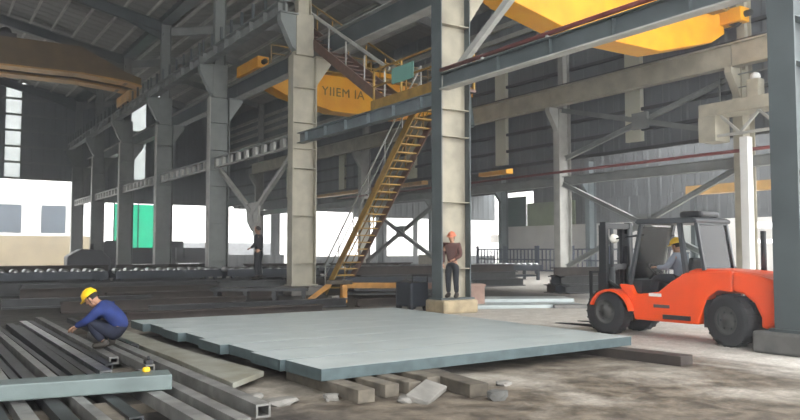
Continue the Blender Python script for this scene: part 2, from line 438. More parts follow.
NEAR = 'columns of the near row'
c_grey = make_column('steel_column', 'massive dark grey steel column on a concrete block, hiding the tail of the orange forklift', darkgrey, darkgrey, concdark, NEAR)
c_grey.location = (X1+.05, ry(-1)-.2, 0)
c_cream = make_column('steel_column', 'cream steel column with a flange coloured grey as shade behind the man in maroon', creamcol, tieweb, concreteyel, NEAR, (.58, .44))  # left flange gets a darker colour for the shade it stands in
c_cream.location = (X1, ry(0), 0)
c_mid = make_column('steel_column', 'cream steel column left of the stair foot and the orange trestle', cream, cream, concrete, NEAR)
c_mid.location = (X1, ry(1), 0)
c_far = make_column('steel_column', 'grey-cream steel column at the left top of the V-shaped brace', colgrey, palegrey, concrete, NEAR)
c_far.location = (X1, ry(2), 0)
for k, lab in [(3, 'grey steel column just right of the bright green netting'), (4, 'slim grey steel column just left of the bright green netting'),
               (5, 'far grey steel column in the bright haze, two to the left of the green netting'), (6, 'farthest corner column of the near row, at the end wall')]:
    dup(c_far, (X1, ry(k) if k < 6 else YE-.6, 0), lab)

# columns of the second row
def make_column2(label, m):
    t = thing('steel_column', label, 'steel column', (0, 0, 0), 0, 'columns of the second row')
    MB().box(-.5, .5, -.45, .45, 0, .3).build('pedestal', concrete, t, .04)
    MB().box(-.36, .36, -.012, .012, .3, 8.5).build('web', m, t)
    MB().box(-.39, -.36, -.2, .2, .3, 8.5).build('flange', m, t)
    MB().box(.36, .39, -.2, .2, .3, 8.5).build('flange', m, t)
    mb = MB().extrude([(-.39, 7.4), (-.39, 8.5), (-.95, 8.5), (-.95, 8.3)], 'y', -.14, .14)
    mb.build('bracket', m, t)
    MB().ibar((.15, 0, 8.5), (.15, 0, EZ), .32, .45, .03, .02, (1, 0, 0)).build('upper_shaft', m, t)
    return t
d0 = make_column2('cream steel column of the second row, rising behind the forklift cab', cream); d0.location = (X2, ry(0), 0)
d1 = make_column2('grey steel column of the second row, in the middle of the X-braced wall', palegrey); d1.location = (X2, ry(1), 0)
for k, lab in [(2, 'second-row column mostly hidden behind the cream column with the man in maroon'), (3, 'dark second-row column just behind the yellow stair'),
               (4, 'second-row column seen just right of the cream column by the stair foot'), (5, 'distant second-row column behind the V-shaped brace')]:
    dup(d1, (X2, ry(k), 0), lab)
# columns of the third row
t = thing('steel_column', 'bluish third-row steel column in the bright opening right of the man in maroon', 'steel column', (40.3, 46.6, 0), 0, 'columns of the third row')
MB().ibar((0, 0, .2), (0, 0, 8), .4, .7, .03, .02, (1, 0, 0)).build('shaft', bluegrey, t)
MB().box(-.5, .5, -.5, .5, 0, .22).build('pedestal', concrete, t)
MB().extrude([(-.35, 5.6), (-.35, 6.5), (-.9, 6.5), (-.9, 6.3)], 'y', -.14, .14).build('bracket', bluegrey, t)
dup(t, (40.3, 37.2, 0), 'third-row column just right of the grey X-braced column, before the pale wall')
dup(t, (40.3, 56.5, 0), 'third-row column in the bright opening left of the man in maroon')
dup(t, (40.3, 65.9, 0), 'farthest third-row column, seen behind the stair')

# ------------------------------------------------------------------ runway girders
def span_label(kind, k): return '%s in the %s near-row bay from the right' % (kind, ORD[k+1])
for k in range(1, 6):
    ya, yb = ry(k), min(ry(k+1), YE-.5)
    L_ = yb-ya
    t = thing('runway_girder', span_label('girder topped with short guard posts', k), 'crane runway girder', (X1-.72, ya, 10.71), 0, 'near-bay runway girders')
    MB().ibar((0, .02, .26), (0, L_-.02, .26), .40, .52, .04, .025).build('girder', girdgrey, t)
    mb = MB()
    n = 7
    for i in range(n):
        y = .3 + (L_-.6)*i/(n-1); mb.box(-.2, .2, y-.012, y+.012, .04, .48)
    mb.each('stiffener', girdgrey, t)
    MB().box(-.05, .05, .02, L_-.02, .52, .64).build('crane_rail', darksteel, t)
    mb = MB()
    for i in range(n+1):
        y = .3 + (L_-.6)*i/n; mb.box(-.24, -.14, y-.06, y+.06, .52, 1.1)
    mb.each('guard_post', darkgrey, t)
for k in range(-1, 6):
    ya, yb = ry(k), min(ry(k+1), YE-.5)
    L_ = yb-ya
    t = thing('runway_girder', span_label('dark far-side girder with pale flanges', k), 'crane runway girder', (X1+.95, ya, 9.17), 0, 'middle-bay runway girders at the near row')
    MB().box(-.02, .02, .02, L_-.02, .03, .8).build('web', darkgrey, t)
    MB().box(-.22, .22, .02, L_-.02, 0, .04).build('flange', palegrey, t)
    MB().box(-.22, .22, .02, L_-.02, .8, .84).build('flange', palegrey, t)
    MB().box(-.05, .05, .02, L_-.02, .84, .95).build('crane_rail', darksteel, t)
for k in range(-1, 5):
    ya, yb = ry(k), ry(k+1)
    L_ = yb-ya
    t = thing('runway_girder', 'cream runway girder along the second row, %s span from the right' % ORD[k+1], 'crane runway girder', (X2-.68, ya, 8.52), 0, 'middle-bay runway girders at the second row')
    MB().box(-.025, .025, .02, L_-.02, .03, .85).build('web', cream, t)
    MB().box(-.2, .2, .02, L_-.02, 0, .04).build('flange', cream, t)
    MB().box(-.2, .2, .02, L_-.02, .85, .9).build('flange', cream, t)
    MB().box(-.05, .05, .02, L_-.02, .9, 1.0).build('crane_rail', darksteel, t)

# ------------------------------------------------------------------ tie beams of the near row
# right bay: solid I-beam with a pale bottom flange, red pipe on it
ya, yb = ry(-1)+.25, ry(0)-.25
t = thing('tie_beam', 'long grey I-beam with a pale bottom flange running over the forklift to the frame top', 'steel beam', (11.95, ya, 6.03), 0, 'tie beams along the near row')
MB().box(-.015, .015, 0, yb-ya, .03, .42).build('web', tieweb, t)
MB().box(-.14, .14, 0, yb-ya, 0, .035).build('flange', palegrey, t)
MB().box(-.14, .14, 0, yb-ya, .41, .44).build('flange', darkgrey, t)
mb = MB()
for y in (1.2, 3.0, 4.8, 6.6): mb.box(-.12, .12, y-.01, y+.01, .035, .41)
mb.each('stiffener', darkgrey, t)
t = thing('pipe', 'brown-red pipe running along above the long grey beam over the forklift', 'pipe', (11.9, 4, 6.58))
MB().tube([(0, 0, 0), (0, 12.3, 0)], .055, 10).build('pipe_run', redpipe, t)
mb = MB()
for y in (5.0, 8.2, 10.5): mb.box(-.04, .04, y-.04, y+.04, -.12, .06)
mb.each('pipe_bracket', palegrey, t)
# stair bay: solid blue-grey beam
ya, yb = ry(0)+.25, ry(1)-.25
t = thing('tie_beam', 'blue-grey I-beam crossing in front of the stair, between the two cream columns', 'steel beam', (12.2, ya, 5.72), 0, 'tie beams along the near row')
MB().box(-.015, .015, 0, yb-ya, .03, .37).build('web', bluegrey, t)
MB().box(-.14, .14, 0, yb-ya, 0, .03).build('flange', bluegrey, t)
MB().box(-.14, .14, 0, yb-ya, .37, .40).build('flange', bluegrey, t)
mb = MB()
for i in range(6): mb.box(-.13, .13, .8+i*1.5-.01, .8+i*1.5+.01, .03, .37)
mb.each('stiffener', bluegrey, t)
for k in range(1, 6):
    ya, yb = ry(k)+.25, min(ry(k+1), YE-.6)-.25
    L_ = yb-ya
    t = thing('tie_beam', span_label('grey lattice tie beam', k), 'lattice beam', (12.2, ya, 5.65), 0, 'lattice tie beams along the near row')
    MB().bar((0, 0, .04), (0, L_, .04), .16, .08).build('chord', palegrey, t)
    MB().bar((0, 0, .48), (0, L_, .48), .16, .08).build('chord', girdgrey, t)
    mb = MB(); n = 9
    for i in range(n+1):
        y = .1+(L_-.2)*i/n; mb.box(-.06, .06, y-.16, y+.16, .08, .44)
    mb.each('batten', palegrey, t)
# V brace
t = thing('brace', 'pale V-shaped brace with a centre gusset plate between the third and fourth near-row columns', 'brace', (X1, 30.85, 0), 0)
MB().bar((0, 4.2, 5.55), (0, .2, 3.4), .16, .18).build('diagonal', palegrey, t)
MB().bar((0, -4.0, 5.45), (0, -.2, 3.4), .16, .18).build('diagonal', palegrey, t)
MB().bar((0, 0, 3.2), (0, -.9, .7), .14, .16).build('strut', palegrey, t)
MB().extrude([(-.75, 3.75), (.75, 3.75), (.55, 2.9), (0, 2.5), (-.55, 2.9)], 'x', -.05, .05).build('gusset_plate', palegrey, t)
# knee strut beside the cream column
tag(MB().bar((X1-.1, 16.1, 6.6), (X1-.1, 11.6, 9.35), .16, .18).build('brace', palegrey), 'pale diagonal strut rising right from the cream column to the yellow crane', 'brace')
# second-row X-braces
def xbrace(ya, za, yb, zb, label):
    t = thing('brace', label, 'brace', (X2-.1, (ya+yb)/2, za), 0, 'X-braces of the second row')
    y1, y2 = ya-(ya+yb)/2, yb-(ya+yb)/2
    MB().ibar((-.08, y1, 0), (-.08, y2, zb-za), .16, .22, .02, .02).build('diagonal', girdgrey, t)
    MB().ibar((.14, y1, zb-za), (.14, y2, 0), .16, .22, .02, .02).build('diagonal', girdgrey, t)
    MB().box(-.06, .1, -.4, .4, (zb-za)/2-.35, (zb-za)/2+.35).build('gusset_plate', girdgrey, t)
xbrace(ry(0)+.2, 6.1, ry(1)-.2, 8.4, 'upper grey X-brace on the dark wall below the crane girder')
xbrace(ry(0)+.2, .9, ry(1)-.2, 4.85, 'lower grey X-brace behind the forklift mast')
xbrace(ry(2)+.2, .9, ry(3)-.2, 4.85, 'lower X-brace behind the stair foot')
# mid beams + red pipe of the second row
for k in range(-1, 5):
    ya, yb = ry(k)+.2, ry(k+1)-.2
    tag(MB().ibar((X2-.1, ya, 5.0), (X2-.1, yb, 5.0), .26, .42, .03, .02).build('tie_beam', girdgrey), 'grey beam under the dark back wall, %s span of the second row from the right' % ORD[k+1], 'steel beam', 'beams under the dark back wall')
t = thing('pipe', 'thin red pipe running level along the foot of the dark back wall', 'pipe', (X2-.45, 8, 5.4))
MB().tube([(0, 0, 0), (0, 40, 0)], .065, 8).build('pipe_run', redpipe, t)

# ------------------------------------------------------------------ bridge cranes in the middle bay
def crane(label, y, letters):
    Z = 10.12
    xa, xb = X1+.95, X2-.68
    t = thing('bridge_crane', label, 'bridge crane', (xa, y, Z), 0, 'yellow bridge cranes in the middle bay')
    L_ = xb-xa
    prof = [(0, -.3), (1.5, -.95), (4.1, -1.5), (8.3, -1.5), (L_-.9, -.75), (L_-.1, -.3), (L_-.1, .4), (0, .4)]
    g_ = MB().extrude(prof, 'y', -.5, .5).build('girder', yellow, t, .03)
    for yy in (-.35, .35): MB().box(.2, L_-.3, yy-.05, yy+.05, .4, .5).build('trolley_rail', darksteel, g_)
    MB().box(.6, L_-.8, -1.1, -.5, .30, .36).build('walkway_plate', dustyel, t)
    for x in (0, L_-.1):
        e = MB().box(x-.28, x+.28, -1.35, 1.35, -.02, .52).build('end_carriage', yellow, t, .04)
        for yy in (-.95, .95):
            MB().lathe([(0, -.1), (.26, -.1), (.26, -.06), (.22, -.06), (.22, .06), (.26, .06), (.26, .1), (0, .1)], (x, yy, .12), 'x', 20).build('wheel', darksteel, e)
        for yy in (-1.4, 1.4):
            MB().lathe([(0, -.16), (.12, -.16), (.12, .16), (0, .16)], (x, yy*1.03, .25), 'y', 14).build('buffer', black, e)
    tr = MB().box(L_*.55-.9, L_*.55+.9, -.8, .8, .5, .75).build('trolley', yellow, t, .03)
    MB().lathe([(0, -.6), (.3, -.6), (.3, .6), (0, .6)], (L_*.55, 0, 1.0), 'y', 18).build('hoist_drum', darksteel, tr)
    MB().box(L_*.55-.55, L_*.55-.45, -.7, .1, .75, 1.25).build('motor', dustyel, tr, .05)
    mb = MB()
    for i in range(12):
        x = .5+(L_-1.2)*i/11; mb.bar((x, -1.08, .36), (x, -1.08, 1.2), .04, .04)
    mb.bar((.5, -1.08, 1.2), (L_-.7, -1.08, 1.2), .05, .05).bar((.5, -1.08, .8), (L_-.7, -1.08, .8), .04, .04)
    mb.build('handrail', dustyel, t)
    if letters:
        cu = bpy.data.curves.new('lettering', 'FONT'); cu.body = letters; cu.size = .62; cu.extrude = .008; cu.space_character = 1.1
        tmp = bpy.data.objects.new('tmp', cu); C.objects.link(tmp)
        bpy.context.view_layer.update()
        me = bpy.data.meshes.new_from_object(tmp.evaluated_get(bpy.context.evaluated_depsgraph_get()))
        bpy.data.objects.remove(tmp)
        me.materials.clear(); me.materials.append(ltxt)
        o = bpy.data.objects.new('lettering', me); C.objects.link(o); o.parent = t
        o.location = (3.45, -.515, -.72); o.rotation_euler = (PI/2, 0, 0)
    return t
crane('yellow bridge crane close by at the top right, above the long grey beam', 17.2, None)
crane('yellow bridge crane further back, with dark lettering, behind the cream column', 33.5, 'YIIEM IA')
# crane of the near bay, upper left
t = thing('bridge_crane', 'old yellow crane bridge with shade-brown sides reaching in at the upper left corner', 'bridge crane', (X1-.72, 51, 11.25))
prof = [(.5, .35), (-.4, .2), (-2.6, .05), (-3.2, .0), (-11.7, -.05), (-11.7, 1.75), (-3.2, 1.75), (-.4, .9), (.5, .9)]
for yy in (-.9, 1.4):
    gg = MB().extrude([(a, b+.72+.7*min(1, max(0, (.5-a)/2.5))) for a, b in prof], 'y', yy-.4, yy+.4).build('girder', oldyelshade, t)
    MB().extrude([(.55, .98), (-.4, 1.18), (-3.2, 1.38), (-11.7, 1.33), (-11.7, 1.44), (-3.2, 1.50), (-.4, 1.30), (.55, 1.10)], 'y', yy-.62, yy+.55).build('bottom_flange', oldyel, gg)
MB().box(-.3, .35, -1.5, 2.0, .1, .75).build('end_carriage', oldyel, t, .04)
tr = MB().box(-9.2, -6.8, -1.3, 1.8, 3.15, 3.4).build('trolley', machdark, t)
MB().box(-8.9, -7.9, -1.0, 0, 3.4, 4.1).build('hoist_motor', black, tr, .08)
MB().lathe([(0, -.6), (.35, -.6), (.35, .6), (0, .6)], (-7.3, .5, 3.7), 'y', 16).build('hoist_drum', black, tr)
# distant orange crane parts in the right bay
g_ = MB().box(32.7, 33.3, 47.3, 65.5, 6.75, 7.05).build('hanging_girder', oldyel)
for yy in (-8, 0, 8): MB().box(-.05, .05, yy-.05, yy+.05, .3, 3.5).build('hanger_rod', darkgrey, g_)
tag(g_, 'distant orange crane girder seen behind the stair under the back wall', 'crane girder')
t = thing('hanging_hoist', 'small orange hoist hanging under the back wall, right of the nearer cream column', 'hoist', (33, 39.2, 6.75))
MB().box(-.3, .3, -1.7, 1.2, 0, .35).build('carriage', yellow, t, .03)
for yy in (-1.5, 1.0): MB().box(-.04, .04, yy-.04, yy+.04, .35, 3.5).build('hanger_rod', darkgrey, t)
MB().box(-.35, .35, -.9, 0, .35, .8).build('motor', yellow, t, .05)
MB().lathe([(0, -.4), (.2, -.4), (.2, .4), (0, .4)], (0, .5, .55), 'y', 14).build('drum', oldyel, t)
g_ = MB().box(33.6, 34.2, 15, 24.5, 4.55, 5.0).build('crane_girder', oldyel)
for yy in (-4.5, 4.5): MB().box(-.12, .12, yy-.12, yy+.12, -4.55, 0).build('post', darkgrey, g_)
tag(g_, 'distant orange crane girder behind the forklift cab, by the dark column', 'crane girder')

# ------------------------------------------------------------------ platform & white post by second row column
t = thing('walkway', 'cream walkway platform with small cream housings on the second-row column, at the right', 'walkway', (X2-.9, 14.75, 5.85))
MB().box(-.5, .5, -3.6, 2.7, .85, 1.3).build('deck_beam', cream, t)
MB().box(-.45, .45, 2.05, 2.75, -.1, .85).build('end_box', cream, t)
mb = MB()
for i in range(4):
    y = 1.9-i*1.5; mb.bar((-.3, y, .8), (-.3, y-.75, .1), .09, .09).bar((-.3, y-.75, .1), (-.3, y-1.5, .8), .09, .09)
mb.bar((-.3, 2.1, .08), (-.3, -3.6, .08), .1, .1)
mb.each('truss_bar', palegrey, t)
for y in (.7, -.75):
    h = MB().box(-.2, .2, y-.24, y+.24, 1.3, 2.0).build('housing', cream, t, .05)
    MB().ball((0, y, 2.08), .18, .18, .18).build('cap', white, h)
mb = MB()
for i in range(5): mb.bar((.4, 2.4-i*1.4, 1.3), (.4, 2.4-i*1.4, 2.4), .05, .05)
mb.bar((.4, 2.5, 2.4), (.4, -3.5, 2.4), .05, .05).bar((.4, 2.5, 1.9), (.4, -3.5, 1.9), .04, .04)
mb.build('handrail', colgrey, t)
t = thing('post', 'white steel post carrying the cream walkway, right behind the forklift cab', 'post', (X2-1.1, 15.75, 0))
MB().box(-.16, .16, -.16, .16, .06, 5.78).build('shaft', white, t, .02)
MB().box(-.35, .35, -.35, .35, 0, .06).build('base_plate', palegrey, t)

# ------------------------------------------------------------------ stair
SX = 13.6
t = thing('stair', 'steep dusty yellow stair with open treads descending left from the yellow platform', 'stair', (SX, 25.5, 0))
za, zb, yb = .1, 6.45, -6.4
for x, m in ((-.42, dustyel), (.42, brownred)):
    MB().bar((x, 0, za), (x, yb, zb), .05, .26).build('stringer', m, t)
n = 26
tm = None
for i in range(n):
    f_ = (i+.7)/n
    y = yb*f_; z = za+(zb-za)*f_
    o_ = bpy.data.objects.new('tread', tm) if tm else None
    if o_ is None:
        o_ = MB().box(-.40, .40, -.13, .13, -.02, .02).build('tread', dustyel, t); tm = o_.data
    else:
        C.objects.link(o_); o_.parent = t
    o_.location = (0, y, z)
for x, m in ((-.42, palegrey), (.42, dustyel)):
    mb = MB().tube([(x, .1, za+1.0), (x, yb, zb+1.0)], .028, 8).tube([(x, .05, za+.55), (x, yb, zb+.55)], .02, 6)
    for i in range(7):
        f_ = i/6; mb.tube([(x, yb*f_, za+(zb-za)*f_), (x, yb*f_, za+(zb-za)*f_+1.0)], .022, 6)
    mb.build('handrail', m, t)
# platform
t = thing('platform', 'yellow-railed stair landing with a pale teal sign, left of the cream column', 'platform', (13.3, 18.4, 6.45))
MB().box(-.75, .8, -.9, 2.6, -.02, .06).build('deck', brownred, t)
MB().box(-.78, -.72, -.95, 2.65, -.2, .14).build('toe_beam', dustyel, t)
mb = MB()
for (x, y) in ((-.72, -.85), (-.72, .9), (-.72, 2.55), (.75, -.85)):
    mb.bar((x, y, .05), (x, y, 1.15), .06, .06)
for z in (1.15, .6): mb.bar((-.72, -.85, z), (-.72, 2.55, z), .055, .055).bar((-.72, -.85, z), (.75, -.85, z), .055, .055)
mb.build('railing', dustyel, t)
MB().box(-.79, -.76, .15, 1.35, .45, .95).build('sign', teal, t)
mb = MB().bar((.6, -.8, -.1), (.1, -1.6, -1.2), .1, .1).bar((-.6, -.8, -.1), (-.3, -1.6, -1.2), .1, .1)
mb.build('support_strut', darkgrey, t)
# upper flight
t = thing('stair', 'upper brown stair flight rising left from the landing to the crane runway', 'stair', (13.2, 20.6, 6.5))
for x in (-.42, .42):
    MB().bar((x, 0, 0), (x, 7.9, 4.75), .06, .34).build('stringer', brownred, t)
tm = None
for i in range(19):
    f_ = (i+.7)/19
    if tm is None:
        o_ = MB().box(-.40, .40, -.13, .13, -.02, .02).build('tread', brownred, t); tm = o_.data
    else:
        o_ = bpy.data.objects.new('tread', tm); C.objects.link(o_); o_.parent = t
    o_.location = (0, 7.9*f_, 4.75*f_)
mb = MB().bar((-.42, -.3, 1.05), (-.42, 7.9, 5.85), .07, .1)
for i in range(7):
    f_ = i/6; mb.bar((-.42, 7.9*f_, 4.75*f_), (-.42, 7.9*f_, 4.75*f_+1.05), .04, .04)
mb.build('handrail', palegrey, t)
mb = MB().bar((.42, -.3, 1.05), (.42, 7.9, 5.85), .05, .05)
for i in range(7):
    f_ = i/6; mb.bar((.42, 7.9*f_, 4.75*f_), (.42, 7.9*f_, 4.75*f_+1.05), .04, .04)
mb.build('handrail', dustyel, t)
# orange trestle under stair foot
t = thing('trestle', 'orange-painted trestle with a slanting leg at the foot of the stair', 'trestle', (11.45, 21.6, 0))
MB().bar((-.68, .44, .05), (-.05, .10, .60), .15, .15).build('slanting_leg', orangepaint, t)
MB().bar((.28, -.2, 0), (.28, -.2, .58), .17, .17).build('post', orangepaint, t)
MB().bar((-.15, .15, .66), (.5, -.35, .66), .18, .13).build('top_rail', timberdark, t)
MB().box(-.14, .12, -.18, .10, 0, .24).build('block', concrete, t, .02)

# ------------------------------------------------------------------ dark stock, conveyors and tables in the background
def conveyor(x, y, label, n=10, L_=4.4, rot=0):
    t = thing('roller_conveyor', label, 'roller conveyor', (x, y, 0), rot, 'roller conveyors across the hall')
    MB().box(0, L_, -.62, -.52, .55, .85).build('side_frame', machdark, t)
    MB().box(0, L_, .52, .62, .55, .85).build('side_frame', machdark, t)
    for i in range(n):
        MB().lathe([(0, -.5), (.12, -.5), (.12, .5), (0, .5)], (.2+(L_-.4)*i/(n-1), 0, .84), 'y', 12).build('roller', shinysteel, t)
    for xx in (.25, L_-.25):
        for yy in (-.57, .57): MB().box(xx-.07, xx+.07, yy-.07, yy+.07, 0, .55).build('leg', machdark, t)
    MB().box(.25, L_-.25, -.5, .5, .2, .3).build('stretcher', machdark, t)
    return t
cv = conveyor(2.2, 32.3, 'dark roller conveyor with bright rollers at the left frame edge, behind the crouching worker')
for i, lab in enumerate(['second dark roller conveyor from the left, behind the crouching worker', 'third dark roller conveyor from the left, at the fourth near-row column from the right',
                         'fourth dark roller conveyor from the left, below the V-shaped brace', 'fifth dark roller conveyor from the left, behind the cream column by the stair',
                         'sixth dark roller conveyor, behind the orange trestle']):
    dup(cv, (2.2+4.7*(i+1), 32.3-.04*i, 0), lab)
# long dark beams lying across the hall
beams = [(3.0, 27.6, 9.2, .0, .42, 'rust'), (3.2, 29.0, 9.0, .0, .50, 'd'), (2.0, 30.6, 10.3, 0, .5, 'd'), (5.2, 25.2, 5.6, 0, .34, 'rust'),
         (4.6, 29.8, 7.6, 0, .5, 'd'), (2.2, 24.4, 4.2, 0, .28, 'd'), (13.2, 29.5, 9.0, 0, .45, 'rust'), (13.6, 30.4, 8.0, 0, .5, 'd')]
blab = ['long rusty beam on the floor behind the crouching worker, second row back', 'long dark beam behind the rusty one, third row back behind the crouching worker', 'long dark beam in the fourth row back, in front of the conveyors',
        'rusty beam just behind the far edge of the plate deck at left', 'dark beam in the middle of the rows before the roller conveyors', 'short dark beam behind the crouching worker, closest of the cross-lying beams',
        'rusty beam on the floor right of the stair foot', 'dark beam behind the rusty beam right of the stair foot']
for (x, y, L_, z, h_, mk), lab in zip(beams, blab):
    tag(MB().ibar((x, y, h_/2), (x+L_, y-.02*L_, h_/2), .34, h_, .05, .04).build('steel_beam', rust if mk == 'rust' else darksteel), lab, 'steel beam', 'dark steel beams lying across the hall')
PILES = [(3.0, 36.2, 4.6, 'dark pile at the left edge behind the crouching worker'), (8.2, 36.6, 4.6, 'pile of dark beams before the fourth near-row column'),
         (13.6, 35.4, 4.4, 'pile of dark beams below the V-shaped brace'), (18.4, 34.8, 5.0, 'pile of dark beams behind the stair foot'), (15.0, 26.6, 4.8, 'pile of dark beams just right of the stair foot'),
         (20.4, 27.6, 4.2, 'pile of dark beams behind the man in maroon'), (21.2, 21.4, 4.0, 'pile of dark beams right of the man in maroon')]
for (x, y, L_, lab) in PILES:
    for i, (dy, z, nm) in enumerate([(-.42, 0, 'front lower beam'), (0, 0, 'middle lower beam'), (.42, 0, 'rear lower beam'), (-.2, .34, 'front middle-layer beam'), (.24, .34, 'rear middle-layer beam'), (.02, .68, 'topmost beam')]):
        a_ = x+random.uniform(-.25, .25)
        tag(MB().ibar((a_, y+dy, z+.17), (a_+L_, y+dy-.01*L_, z+.17), .40, .335, .04, .04).build('steel_beam', [darksteel, machdark, rust][i % 3]), '%s of the %s' % (nm.capitalize(), lab), 'steel beam', 'piled dark beams')
for i, (x, y, L_, h_, m, lab) in enumerate([(4.3, 18.6, 5.2, .22, rust, 'rusty beam lying right behind the rear edge of the deck'), (5.2, 20.0, 5.8, .26, darksteel, 'dark beam second behind the rear edge of the deck'),
        (11.2, 19.6, 2.6, .24, rust, 'short rusty beam behind the deck, left of the dark box'), (3.4, 22.0, 5.2, .3, rust, 'rusty beam in front of the short dark beam behind the crouching worker')]):
    tag(MB().ibar((x, y, h_/2), (x+L_, y-.01*L_, h_/2), .3, h_, .04, .04).build('steel_beam', m), lab[0].upper()+lab[1:], 'steel beam', 'dark steel beams lying across the hall')
# stack on which the second man stands
for i, (y, z) in enumerate([(26.2, 0), (26.65, 0), (26.4, .29)]):
    tag(MB().ibar((9.3, y, z+.14), (11.9, y, z+.14), .40, .28, .04, .04).build('steel_beam', darksteel),
        ['front lower dark beam under the dark-clad man by the V-shaped brace', 'rear lower dark beam under the dark-clad man by the V-shaped brace', 'top dark beam that the dark-clad man stands on'][i], 'steel beam', 'beams under the dark-clad man')
# low table
t = thing('work_table', 'low dark steel table behind the plate deck, left of the orange trestle', 'table', (9.3, 22.4, 0), R(-28))
MB().box(-1.5, 1.5, -.5, .5, .42, .52).build('table_top', darksteel, t)
for sx in (-1.35, -.45, .45, 1.35):
    MB().box(sx-.06, sx+.06, -.45, .45, 0, .42).build('leg', darksteel, t)
# rack with orange bars
for i, (px, py, lab) in enumerate([(14.1, 23.4, 'dark steel rack with an orange top bar, right of the stair foot'), (16.05, 21.9, 'dark steel rack with an orange top bar, left of the man in maroon')]):
    t = thing('storage_rack', lab, 'rack', (px, py, 0), R(-33), 'low racks right of the stair foot')
    MB().box(-1.0, 1.0, -.12, .12, .32, .52).build('top_bar', orangepaint if i == 0 else brownred, t)
    MB().box(-1.1, 1.1, -.5, .5, .10, .18).build('shelf', darksteel, t)
    for sx in (-1.1, 1.1):
        MB().box(sx-.08, sx+.08, -.5, .5, 0, .62).build('upright', darksteel, t)
    MB().box(-1.1, 1.1, .35, .5, .52, .70).build('back_beam', machdark, t)
# dark drum / machine at the column
t = thing('machine', 'dark grey welding set box beside the column where the man in maroon stands', 'machine', (11.9, 17.7, 0))
MB().box(-.3, .3, -.4, .4, .12, .8).build('housing', machdark, t, .05)
for sx in (-.25, .25):
    for sy in (-.3, .3):
        MB().lathe([(0, -.04), (.1, -.04), (.1, .04), (0, .04)], (sx, sy, .1), 'x', 14).build('wheel', rubber, t)
MB().tube([(-.25, -.4, .8), (-.25, -.4, 1.0), (.25, -.4, 1.0), (.25, -.4, .8)], .02, 6).build('handle', black, t)
# plates lying behind the deck, right of the cream column
for i, (x, y, rz, w, l, z, lab, m) in enumerate([(15.2, 17.2, -24, 1.5, 4.0, 0, 'lower pale steel plate on the floor right of the man in maroon', plate), (16.1, 17.9, -30, 1.2, 3.2, .1, 'upper narrow steel plate resting across the pale one, right of the man in maroon', plate),
        (17.2, 15.3, -32, .5, 3.2, 0, 'dark flat bar on the floor left of the forklift forks', milled)]):
    o = MB().box(-l/2, l/2, -w/2, w/2, 0, .1).build('steel_plate', m, None, .01, (0, 0, 0)); o.location = (x, y, z+.001); o.rotation_euler = (0, 0, R(rz))
    tag(o, lab, 'steel plate', 'plates behind the deck')
# wooden box by column
t = thing('crate', 'small pinkish wooden crate on the floor right of the man in maroon', 'crate', (14.2, 17.9, 0), R(-30))
MB().box(-.35, .35, -.3, .3, .08, .62).build('box_body', mat('pink_board', (.40, .27, .22), .8), t)
MB().box(-.38, .38, -.33, .33, .62, .68).build('lid', mat('pink_board', (.40, .27, .22), .8), t)
for sx in (-.27, .27): MB().box(sx-.05, sx+.05, -.3, .3, 0, .08).build('skid', timber, t)
# blue fence in front of the pale wall
for i in range(6):
    t = thing('fence', 'dark blue railing panel before the pale wall, %s from the left' % ORD[i], 'fence', (37.5, 46.5-i*3.4, 0), 0, 'dark blue railing panels')
    mb = MB()
    for z in (.25, 1.0, 1.75): mb.bar((0, 0, z), (0, -3.3, z), .07, .09)
    mb.each('rail', fenceblue, t)
    mb = MB()
    for j in range(9): mb.bar((0, -.1-j*.39, .2), (0, -.1-j*.39, 1.8), .05, .09)
    mb.each('bar', fenceblue, t)
    for yy in (-.03, -3.27): MB().box(-.08, .08, yy-.08, yy+.08, 0, 2.0).build('post', fenceblue, t)
for i, (y, za, zb, ya2, m, lab) in enumerate([(47.0, 3.6, 6.0, 44.8, darkgreen, 'dark green window panel above the pale wall'), (44.6, 3.6, 5.4, 39.5, palegreen, 'pale green window panel above the pale wall')]):
    struct(MB().box(41.05, 41.2, ya2, y, za, zb).build('window_%d' % (20+i), m))
tag(MB().box(36.0, 36.6, 50.5, 52.6, 0, 1.3).build('cabinet', mat('cream_box', (.55, .52, .42), .7), None, .05), 'cream cabinet in the bright opening right of the man in maroon', 'cabinet')

# ------------------------------------------------------------------ outside, beyond the end wall
struct(MB().box(2, 16.5, 88, 89, 0, 3.2).build('wall_outside', tanwall))
t = thing('building', 'pale building with dark bluish openings beyond the end wall, at the left', 'building', (9, 96, 0))
MB().box(-8, 8.5, 0, 8, 0, 9.5).build('wall', mat('outside_white', (.8, .8, .8), .9, var=.05), t)
for (xa, xb) in ((-3.0, 1.3), (3.6, 6.0)):
    f_ = MB().box(xa-.1, xb+.1, -.08, .02, 3.7, 6.9).build('window', bluewin, t)
    MB().box(xa, xb, -.14, -.08, 3.9, 6.7).build('pane', bluewin, f_)
struct(MB().box(61, 61.3, 30, 73, 2.6, 3.6).build('wall_far', lowwall))
struct(MB().box(19, 40, 92, 93, 0, 2.6).build('wall_outside', mat('outside_grey_wall', (.30, .31, .33), .9)))
t = thing('netting', 'bright green safety netting hung beyond the end wall, between two near-row columns', 'netting', (16.4, 76.5, 0))
MB().box(0, 4.6, -.03, .03, .6, 6.2).build('sheet', greennet, t)
for x in (0, 2.3, 4.6): MB().box(x-.06, x+.06, -.1, -.03, 0, 6.3).build('pole', machteal, t)
